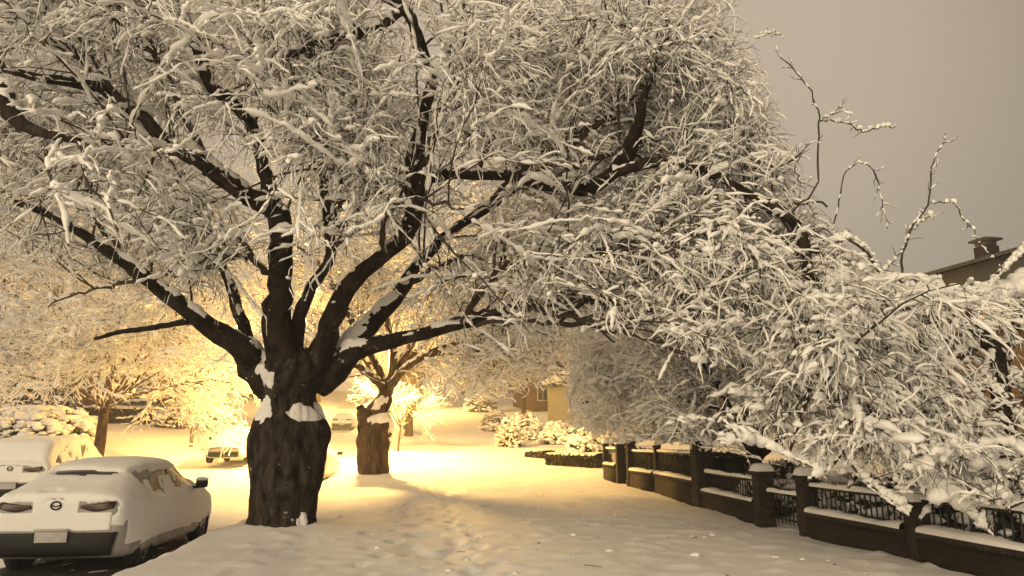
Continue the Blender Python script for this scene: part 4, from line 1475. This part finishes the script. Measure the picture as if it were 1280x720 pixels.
def car(spec, loc, rz, lab, group=None, snow=0.06, slits=True, seed=0, detail=True, name='parked_car', cover=0.5, paint=PAINT):
    o = empty(name, loc, lab, 'car', group, rz)
    G = car_body(spec)
    NY, NS, _ = G.shape
    c0, c1 = G[0].mean(0), G[-1].mean(0)
    V = np.vstack([G.reshape(-1, 3), c0, c1])
    a = np.arange(NS)
    F4 = grid_faces(NY, NS)[:, ::-1]
    t0 = np.stack([a, np.roll(a, -1), np.full(NS, NY * NS)], -1)
    b_ = a + (NY - 1) * NS
    t1 = np.stack([np.roll(b_, -1), b_, np.full(NS, NY * NS + 1)], -1)
    body = np_mesh('body', V, [F4, t0, t1], [paint, BLACKP], o)
    bm = bmesh.new()
    bm.from_mesh(body.data)
    bmesh.ops.recalc_face_normals(bm, faces=bm.faces)
    bm.to_mesh(body.data)
    tree = BVHTree.FromBMesh(bm)
    bm.free()
    W, L, wr = spec['W'], spec['L'], spec['wr']
    # wheel arches cut out of the body
    A = Acc()
    for wy in spec['wheels']:
        for s in (-1, 1):
            bmc = bmesh.new()
            bmesh.ops.create_cone(bmc, cap_ends=True, segments=40, radius1=wr + 0.055, radius2=wr + 0.055, depth=0.5)
            bmesh.ops.rotate(bmc, cent=(0, 0, 0), matrix=Matrix.Rotation(math.pi / 2, 3, 'Y'), verts=bmc.verts)
            bmesh.ops.translate(bmc, vec=(s * (W - 0.02), wy, wr + 0.01), verts=bmc.verts)
            A.bm(bmc)
    cut = A.build('cutter', BLACKP)
    md = body.modifiers.new('b', 'BOOLEAN')
    md.operation = 'DIFFERENCE'
    md.solver = 'EXACT'
    md.object = cut
    try:
        md.material_mode = 'TRANSFER'
    except Exception:
        pass
    bpy.context.view_layer.update()
    dg = bpy.context.evaluated_depsgraph_get()
    nm = bpy.data.meshes.new_from_object(body.evaluated_get(dg))
    body.modifiers.clear()
    body.data = nm
    bpy.data.objects.remove(cut)

    def patch(poly_lo, poly_hi, axis, n, m, eps, name, mt, parent=o, thick=0.012):
        """sheet between two curves thrown on to the body; axis 'y-' rear, 'y+' front, 'x+','x-' sides"""
        lo_, hi = catmull(np.column_stack([np.array(poly_lo, float), np.zeros(len(poly_lo))]), n)[:, :2], catmull(np.column_stack([np.array(poly_hi, float), np.zeros(len(poly_hi))]), n)[:, :2]
        T = np.linspace(0, 1, m)[:, None, None]
        g = lo_[None] * (1 - T) + hi[None] * T
        out, inn = np.zeros((m, n, 3)), np.zeros((m, n, 3))
        for i in range(m):
            for j in range(n):
                x, z = g[i, j]
                if axis == 'y-':
                    org, d = Vector((x, -3, z)), Vector((0, 1, 0))
                elif axis == 'y+':
                    org, d = Vector((x, L + 3, z)), Vector((0, -1, 0))
                elif axis == 'x+':
                    org, d = Vector((4, x, z)), Vector((-1, 0, 0))
                elif axis == 'x-':
                    org, d = Vector((-4, x, z)), Vector((1, 0, 0))
                else:
                    org, d = Vector((x, z, 4)), Vector((0, 0, -1))
                h, nn, _, _ = tree.ray_cast(org, d)
                if h is None:
                    h = org + d * 3.3
                    nn = -d
                if nn.dot(d) > 0:
                    nn = -nn
                out[i, j] = h + nn * eps
                inn[i, j] = h - nn * thick
        VV = np.vstack([out.reshape(-1, 3), inn.reshape(-1, 3)])
        f = grid_faces(m, n, False)
        per = list(range(n)) + [k * n + n - 1 for k in range(1, m)] + [(m - 1) * n + k for k in range(n - 2, -1, -1)] + [k * n for k in range(m - 2, 0, -1)]
        per = np.array(per)
        sd = np.stack([per, per + m * n, np.roll(per, -1) + m * n, np.roll(per, -1)], -1)
        return np_mesh(name, VV, [f, f[:, ::-1] + m * n, sd], mt, parent)

    bz = spec['st'][6][3]
    top = max(s[5] for s in spec['st'])
    suv = spec is SUV
    # glazing
    if not suv:
        patch([(-0.50, 1.08), (0, 1.11), (0.50, 1.08)], [(-0.46, 1.31), (0, 1.34), (0.46, 1.31)], 'y-', 22, 10, 0.006, 'rear_window', GLASS)
        for ax in ('x+', 'x-'):
            patch([(0.85, 1.03), (1.6, 0.985), (1.78, 0.98)], [(1.0, 1.19), (1.5, 1.29), (1.76, 1.30)], ax, 14, 8, 0.006, 'side_window', GLASS)
            patch([(1.88, 0.975), (2.5, 0.97), (2.98, 0.97)], [(1.88, 1.30), (2.2, 1.29), (2.74, 1.08)], ax, 14, 8, 0.006, 'side_window', GLASS)
        patch([(-0.6, 1.02), (0, 1.04), (0.6, 1.02)], [(-0.5, 1.30), (0, 1.33), (0.5, 1.30)], 'y+', 22, 10, 0.006, 'windscreen', GLASS)
    else:
        patch([(-0.58, 1.14), (0, 1.15), (0.58, 1.14)], [(-0.56, 1.50), (0, 1.53), (0.56, 1.50)], 'y-', 22, 10, 0.006, 'rear_window', GLASS)
        for ax in ('x+', 'x-'):
            patch([(0.35, 1.14), (0.9, 1.10), (1.15, 1.10)], [(0.55, 1.46), (0.9, 1.52), (1.15, 1.53)], ax, 12, 8, 0.006, 'side_window', GLASS)
            patch([(1.25, 1.10), (1.7, 1.09), (2.0, 1.09)], [(1.25, 1.53), (1.7, 1.53), (2.0, 1.53)], ax, 12, 8, 0.006, 'side_window', GLASS)
            patch([(2.1, 1.09), (2.6, 1.08), (2.95, 1.08)], [(2.1, 1.53), (2.35, 1.50), (2.68, 1.30)], ax, 12, 8, 0.006, 'side_window', GLASS)
        patch([(-0.62, 1.16), (0, 1.18), (0.62, 1.16)], [(-0.56, 1.48), (0, 1.52), (0.56, 1.48)], 'y+', 22, 10, 0.006, 'windscreen', GLASS)
    # lights, bumpers, plate, badge
    zl = 0.885 if not suv else 0.98
    patch([(-0.70, zl - 0.29), (0, zl - 0.30), (0.70, zl - 0.29)], [(-0.71, zl - 0.065), (0, zl - 0.06), (0.71, zl - 0.065)], 'y-', 40, 12, 0.012, 'snow_crust', SNOW)
    patch([(-0.28, zl - 0.07), (0, zl - 0.07), (0.28, zl - 0.07)], [(-0.29, zl + 0.10), (0, zl + 0.10), (0.29, zl + 0.10)], 'y-', 24, 10, 0.010, 'snow_crust', SNOW)
    for s in (-1, 1):
        patch([(s * 0.30, zl - 0.005), (s * 0.5, zl - 0.05), (s * 0.71, zl - 0.01)], [(s * 0.32, zl + 0.035), (s * 0.52, zl + 0.05), (s * 0.72, zl + 0.075)], 'y-', 14, 6, 0.014, 'tail_light', REDL)
        patch([(s * 0.40, 0.60), (s * 0.55, 0.60), (s * 0.68, 0.63)] if not suv else [(s * 0.42, .74), (s * .55, .74), (s * .68, .75)], [(s * 0.40, 0.66), (s * 0.56, 0.68), (s * 0.69, 0.69)] if not suv else [(s * 0.42, .84), (s * .56, .84), (s * .69, .83)], 'y+', 12, 6, 0.012, 'headlight', CHROME)
    dz = 0 if not suv else 0.08
    patch([(-0.72, 0.30 + dz), (0, 0.29 + dz), (0.72, 0.30 + dz)], [(-0.78, 0.57 + dz), (0, 0.57 + dz), (0.78, 0.57 + dz)], 'y-', 26, 8, 0.03, 'rear_bumper', BLACKP, thick=0.02)
    patch([(-0.60, 0.28 + dz), (0, 0.27 + dz), (0.60, 0.28 + dz)], [(-0.62, 0.46 + dz), (0, 0.47 + dz), (0.62, 0.46 + dz)], 'y+', 26, 8, 0.02, 'front_grille', BLACKP, thick=0.02)
    A = Acc()
    A.box((0, -0.05, 0.53 + dz), (0.40, 0.02, 0.15), bev=0.006)
    A.box((0, -0.055, 0.61 + dz), (0.42, 0.05, 0.03), bev=0.01)
    A.build('licence_plate', PLATE, o)
    # round badge: ring with a bar across
    t = np.linspace(0, 2 * math.pi, 25)
    h, nn, _, _ = tree.ray_cast(Vector((0, -3, zl + 0.03)), Vector((0, 1, 0)))
    A = Acc()
    pts = np.stack([0.062 * np.cos(t), np.full(25, h.y - 0.020), zl + 0.03 + 0.05 * np.sin(t)], -1)
    A.tube(pts, 0.010, 6)
    A.tube([(-0.058, h.y - 0.022, zl + 0.035), (0, h.y - 0.024, zl + 0.018), (0.058, h.y - 0.022, zl + 0.035)], 0.008, 6)
    A.build('badge', BLACKP, o, True)
    for s in (-1, 1):
        A = Acc()
        yy = 2.78 if not suv else 2.85
        zz = bz + 0.06
        A.box((s * (W + 0.09), yy, zz + 0.03), (0.20, 0.11, 0.14), bev=0.045)
        A.box((s * (W - 0.02), yy, zz - 0.03), (0.12, 0.05, 0.04), bev=0.01)
        mr = A.build('door_mirror', BLACKP, o, True)
        A = Acc()
        A.add(*blobs(np.array([[s * (W + 0.09), yy, zz + 0.105]]), np.array([[0.11, 0.065, 0.035]]), 6, 2))
        A.build('snow_cap', SNOW, mr, True)
    # wheels
    prf = np.array([(0.0, wr - 0.115), (0.02, wr - 0.06), (0.01, wr - 0.02), (0.03, wr), (0.17, wr), (0.19, wr - 0.02), (0.18, wr - 0.06), (0.20, wr - 0.115)])
    ph = np.arange(40) * 2 * math.pi / 40
    for wy in spec['wheels']:
        for s in (-1, 1):
            Vt = np.zeros((len(prf), 40, 3))
            Vt[..., 0] = (s * (W - 0.215 + prf[:, 0]))[:, None]
            Vt[..., 1] = wy + prf[:, 1:2] * np.cos(ph)[None]
            Vt[..., 2] = wr - 0.01 + prf[:, 1:2] * np.sin(ph)[None]
            wl = np_mesh('wheel', Vt.reshape(-1, 3), grid_faces(len(prf), 40), RUBBER, o)
            A = Acc()
            x0 = s * (W - 0.05)
            rr = wr - 0.11
            rp = np.array([(-0.10, rr), (0.01, rr), (0.015, rr - 0.02), (-0.03, rr - 0.03), (-0.045, 0.05), (-0.02, 0.04), (-0.02, 0.001)])
            Vr = np.zeros((len(rp), 40, 3))
            Vr[..., 0] = x0 + s * rp[:, 0:1]
            Vr[..., 1] = wy + rp[:, 1:2] * np.cos(ph)[None]
            Vr[..., 2] = wr - 0.01 + rp[:, 1:2] * np.sin(ph)[None]
            A.add(Vr.reshape(-1, 3), grid_faces(len(rp), 40))
            for k in range(5):
                an = k * 2 * math.pi / 5 + 0.3
                cy_, cz = wy + math.cos(an) * rr * 0.55, wr - 0.01 + math.sin(an) * rr * 0.55
                bmc = bmesh.new()
                bmesh.ops.create_cube(bmc, size=1)
                bmesh.ops.scale(bmc, vec=(0.03, rr * 0.9, 0.055), verts=bmc.verts)
                bmesh.ops.rotate(bmc, cent=(0, 0, 0), matrix=Matrix.Rotation(an, 3, 'X'), verts=bmc.verts)
                bmesh.ops.translate(bmc, vec=(x0 - s * 0.012, cy_, cz), verts=bmc.verts)
                A.bm(bmc)
            A.build('rim', RIM, wl)
    # snow blanket: offset copy of the upper skin, thick on flat areas, torn on glass
    N = np.zeros_like(G)
    du = np.gradient(G, axis=0)
    dv = np.roll(G, -1, 1) - np.roll(G, 1, 1)
    N = unit(np.cross(dv, du))
    sg = np.sign((N * (G - G.mean(1, keepdims=True))).sum(2).mean())
    N = N * sg
    Gp = G.reshape(-1, 3)
    n1 = (fbm(Gp * 2.3 + seed * 3.1, seed, 4) - 0.5).reshape(NY, NS)
    n2 = (fbm(Gp * 9 + seed, seed + 9, 3) - 0.5).reshape(NY, NS)
    nzv = N[..., 2]
    x, y, z = G[..., 0], G[..., 1], G[..., 2]
    base = snow * (0.25 + 0.75 * sst(nzv, 0.25, 0.95)) * (1 + 0.9 * n1 + 0.5 * n2)
    cov = np.where(nzv > 0.28, 1.0, -1.0) + 0.0
    side = (np.abs(nzv) <= 0.28) & (z > bz + 0.02)
    cov = np.where(side, (n1 * 2.0 + n2 * 1.4 + cover), cov)
    lowside = (z <= bz + 0.02) & (nzv <= 0.35)
    cov = np.where(lowside, np.where(z > 0.36, n1 * 1.6 + n2 * 1.2 + 0.62 + 0.6 * (y < 0.3), -1.0), cov)
    base = np.where(lowside, 0.010 * (1 + n2), base)
    h = np.where(cov > 0, base, -0.02)
    if slits and not suv:
        # bare strips of glass: below the roof spoiler, along the lower edge, and the upper edges of the side glass
        d1 = 1 - ((z - 1.285 + 0.10 * n1) / 0.042) ** 2 - ((x + 0.02) / 0.44) ** 4
        h = np.where((d1 > 0) & (y < 1.3), -0.02, h)
        d2 = 1 - ((z - 1.065) / 0.016) ** 2 - ((x + 0.12) / 0.12) ** 2
        h = np.where((d2 > 0) & (y < 1.0), -0.02, h)
        for s in (1, -1):
            m = (s * x > 0.55) & (z > 0.99) & (z < 1.31)
            h = np.where(m & (y > 0.8) & (y < 3.0) & ((z > 1.24 - 0.1 * np.abs(n1) * 4 - 0.35 * np.clip(y - 2.2, 0, 1)) | (n2 + n1 > 0.13)), -0.02, h)
    # rear face features stay clear
    for s in (-1, 1):
        m = (y < 0.35) & (np.abs(x - s * 0.53) < 0.22 + 0.1 * n2) & (np.abs(z - zl - 0.005) < 0.06 + 0.06 * n2)
        h = np.where(m, -0.03, h)
    h = np.where((y < 0.3) & (np.abs(x) < 0.10) & (np.abs(z - zl - 0.03) < 0.08), -0.03, h)
    h = np.where((y < 0.15) & (z < 0.66), -0.03, h)
    Wv = G + N * h[..., None]
    F = grid_faces(NY, NS)
    hm = (h > 0).reshape(-1)
    F = F[hm[F].any(1)]
    used = np.unique(F)
    mp = np.zeros(NY * NS, int)
    mp[used] = np.arange(len(used))
    np_mesh('snow_cover', Wv.reshape(-1, 3)[used], mp[F], SNOW, o)
    return o


def road_pt(u, v):
    return (u, v, float(gz(u, v)[0]) - 0.02)


c1 = car(HATCH, road_pt(-4.95, 10.4), 0.0, 'nearest parked hatchback dusted with snow, seen from behind at lower left', snow=0.042, seed=3, cover=0.8)
p = P(40, 600, 19.0)
c2 = car(SUV, road_pt(-10.2, 19.0), 0.0, 'white off-road car caked in snow at the left edge, beyond the nearest hatchback', snow=0.09, seed=5, cover=0.22, name='off_road_car')
c3 = car(HATCH, road_pt(-4.55, 25.2), 0.0, 'parked car mostly hidden behind the huge black trunk', snow=0.08, seed=8, slits=False, cover=0.6)
c4 = copy_tree(c3)
p = on_ground(306, 33)
c4.location = Vector(road_pt(p[0], p[1] + 2))
c4.rotation_euler = (0, 0, math.pi)
tag(c4, 'snow-covered car facing us on the left kerb, just left of the huge black trunk', 'car')
c5 = copy_tree(c3)
p = on_ground(431, 60)
c5.location = Vector(road_pt(p[0], p[1]))
tag(c5, 'far snow-covered car up the road, between the black trunk and the stump-like trunk', 'car')

# clods of snow and broken twigs dropped from the crown
n_ = 70
cu, cv = -2.5 + 7.5 * rng.random(n_), 5 + 14 * rng.random(n_) ** 1.2
rr = 0.012 + 0.035 * rng.random(n_) ** 3
cz = gz(cu, cv)
V, F = blobs(np.column_stack([cu, cv, cz]), rr[:, None] * np.array([[1.3, 1.1, 0.6]]), 12, 2)
o = np_mesh('fallen_snow', V, F, SNOW)
tag(o, 'little clods of snow dropped from the crown on to the pavement', 'snow', None, 'stuff')
n_ = 12
cu, cv = -2.5 + 7.5 * rng.random(n_), 5 + 12 * rng.random(n_)
an = rng.random(n_) * 6.28
t_ = np.linspace(-.5, .5, 5)
Ls = 0.08 + 0.25 * rng.random(n_) ** 2
X = cu[:, None] + np.cos(an)[:, None] * Ls[:, None] * t_ + 0.012 * rng.normal(size=(n_, 5))
Y = cv[:, None] + np.sin(an)[:, None] * Ls[:, None] * t_ + 0.012 * rng.normal(size=(n_, 5))
Z = gz(X.ravel(), Y.ravel()).reshape(n_, 5) + 0.004
V, F = tubes(np.stack([X, Y, Z], -1), np.full((n_, 5), 0.0035), 5)
o = np_mesh('fallen_twigs', V, F, TWIG)
tag(o, 'short dark twigs lying on the snowy pavement', 'twigs', None, 'stuff')

# dark sheet laid on the road under and behind the nearest car
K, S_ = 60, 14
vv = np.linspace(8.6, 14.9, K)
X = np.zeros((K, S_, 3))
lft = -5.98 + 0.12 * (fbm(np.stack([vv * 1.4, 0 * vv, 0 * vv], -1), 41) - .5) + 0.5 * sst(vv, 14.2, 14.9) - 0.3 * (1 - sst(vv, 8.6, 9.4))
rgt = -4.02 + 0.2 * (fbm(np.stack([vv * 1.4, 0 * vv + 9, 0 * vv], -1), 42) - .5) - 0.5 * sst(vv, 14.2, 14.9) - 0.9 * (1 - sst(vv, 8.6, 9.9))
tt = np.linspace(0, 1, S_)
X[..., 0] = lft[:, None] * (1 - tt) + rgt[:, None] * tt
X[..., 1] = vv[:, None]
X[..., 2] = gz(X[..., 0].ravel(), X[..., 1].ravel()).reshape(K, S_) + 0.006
o = np_mesh('dark_road_patch', X.reshape(-1, 3), grid_faces(K, S_, False), mat('dark_patch_material', (0.03, 0.029, 0.028), 0.8, var=0.4, scale=8, bump=0.4, bscale=40))
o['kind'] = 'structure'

# thin winter haze
A = Acc()
A.box((0, 121, 16), (184, 282, 50))
hz = A.build('haze', mat('haze_material', (1, 1, 1)))
hm_ = hz.data.materials[0].node_tree
for n_ in list(hm_.nodes):
    hm_.nodes.remove(n_)
mo = hm_.nodes.new('ShaderNodeOutputMaterial')
pv = hm_.nodes.new('ShaderNodeVolumePrincipled')
pv.inputs['Color'].default_value = (0.9, 0.9, 0.9, 1)
pv.inputs['Density'].default_value = 0.004
pv.inputs['Anisotropy'].default_value = 0.3
hm_.links.new(pv.outputs[0], mo.inputs['Volume'])
hz['kind'] = 'stuff'
tag(hz, 'thin snowy haze over the whole street', 'haze')

# ================================================================= world, sun, camera
w = bpy.data.worlds.new('World')
SC.world = w
w.use_nodes = True
nt = w.node_tree
bg = nt.nodes['Background']
out = nt.nodes['World Output']
SUN_EL, SUN_AZ = math.radians(15), math.radians(214)
sky = nt.nodes.new('ShaderNodeTexSky')
sky.sky_type = 'NISHITA'
sky.sun_disc = False
sky.sun_elevation = SUN_EL
sky.sun_rotation = SUN_AZ
sky.air_density = 1.0
bg.inputs['Strength'].default_value = 0.006
nt.links.new(sky.outputs['Color'], bg.inputs['Color'])
# low cloud lit from below by the town
tc = nt.nodes.new('ShaderNodeTexCoord')
dt = nt.nodes.new('ShaderNodeVectorMath')
dt.operation = 'DOT_PRODUCT'
gd = Vector(P(680, 200, 10) - CAMP).normalized()
nt.links.new(tc.outputs['Generated'], dt.inputs[0])
dt.inputs[1].default_value = gd
mr = nt.nodes.new('ShaderNodeMapRange')
mr.inputs['From Min'].default_value = 0.55
mr.inputs['From Max'].default_value = 1.0
mr.interpolation_type = 'SMOOTHSTEP'
nt.links.new(dt.outputs['Value'], mr.inputs['Value'])
nz = nt.nodes.new('ShaderNodeTexNoise')
nz.inputs['Scale'].default_value = 1.6
nz.inputs['Detail'].default_value = 4
nt.links.new(tc.outputs['Generated'], nz.inputs['Vector'])
ad = nt.nodes.new('ShaderNodeMath')
ad.operation = 'MULTIPLY_ADD'
nt.links.new(nz.outputs['Fac'], ad.inputs[0])
ad.inputs[1].default_value = 0.10
nt.links.new(mr.outputs['Result'], ad.inputs[2])
cr = nt.nodes.new('ShaderNodeValToRGB')
cr.color_ramp.interpolation = 'B_SPLINE'
cr.color_ramp.elements[0].position = 0.0
cr.color_ramp.elements[0].color = (0.185, 0.143, 0.101, 1)
cr.color_ramp.elements[1].position = 1.0
cr.color_ramp.elements[1].color = (0.40, 0.33, 0.24, 1)
for ps_, c_ in ((0.45, (0.208, 0.162, 0.115, 1)), (0.78, (0.262, 0.207, 0.149, 1))):
    e = cr.color_ramp.elements.new(ps_)
    e.color = c_
nt.links.new(ad.outputs['Value'], cr.inputs['Fac'])
bg2 = nt.nodes.new('ShaderNodeBackground')
bg2.inputs['Strength'].default_value = 0.8
nt.links.new(cr.outputs['Color'], bg2.inputs['Color'])
ash = nt.nodes.new('ShaderNodeAddShader')
nt.links.new(bg.outputs[0], ash.inputs[0])
nt.links.new(bg2.outputs[0], ash.inputs[1])
nt.links.new(ash.outputs[0], out.inputs['Surface'])

sl = bpy.data.lights.new('sun', 'SUN')
sl.energy = 1.7
sl.angle = math.radians(60)
sl.color = (1.0, 0.81, 0.52)
so = bpy.data.objects.new('sun', sl)
COL.objects.link(so)
sd = Vector((math.sin(SUN_AZ) * math.cos(SUN_EL), math.cos(SUN_AZ) * math.cos(SUN_EL), math.sin(SUN_EL)))
so.rotation_euler = (-sd).to_track_quat('-Z', 'Y').to_euler()

cam = bpy.data.cameras.new('camera')
co = bpy.data.objects.new('camera', cam)
COL.objects.link(co)
co.location = (0, 0, CAMZ)
co.rotation_euler = (math.pi / 2 + TH, 0, -PSI)
cam.sensor_width = 36
cam.lens = 36 * FPX / 1280
cam.clip_start = 0.1
cam.clip_end = 2000
SC.camera = co

vs = SC.view_settings
vs.view_transform = 'Standard'
vs.look = 'None'
vs.gamma = 1
vs.exposure = 0.93
vs.use_curve_mapping = False
SC.render.engine = 'CYCLES'
SC.cycles.use_denoising = DENOISE
SC.cycles.max_bounces = 12
SC.cycles.diffuse_bounces = 10
SC.cycles.sample_clamp_indirect = 6.0
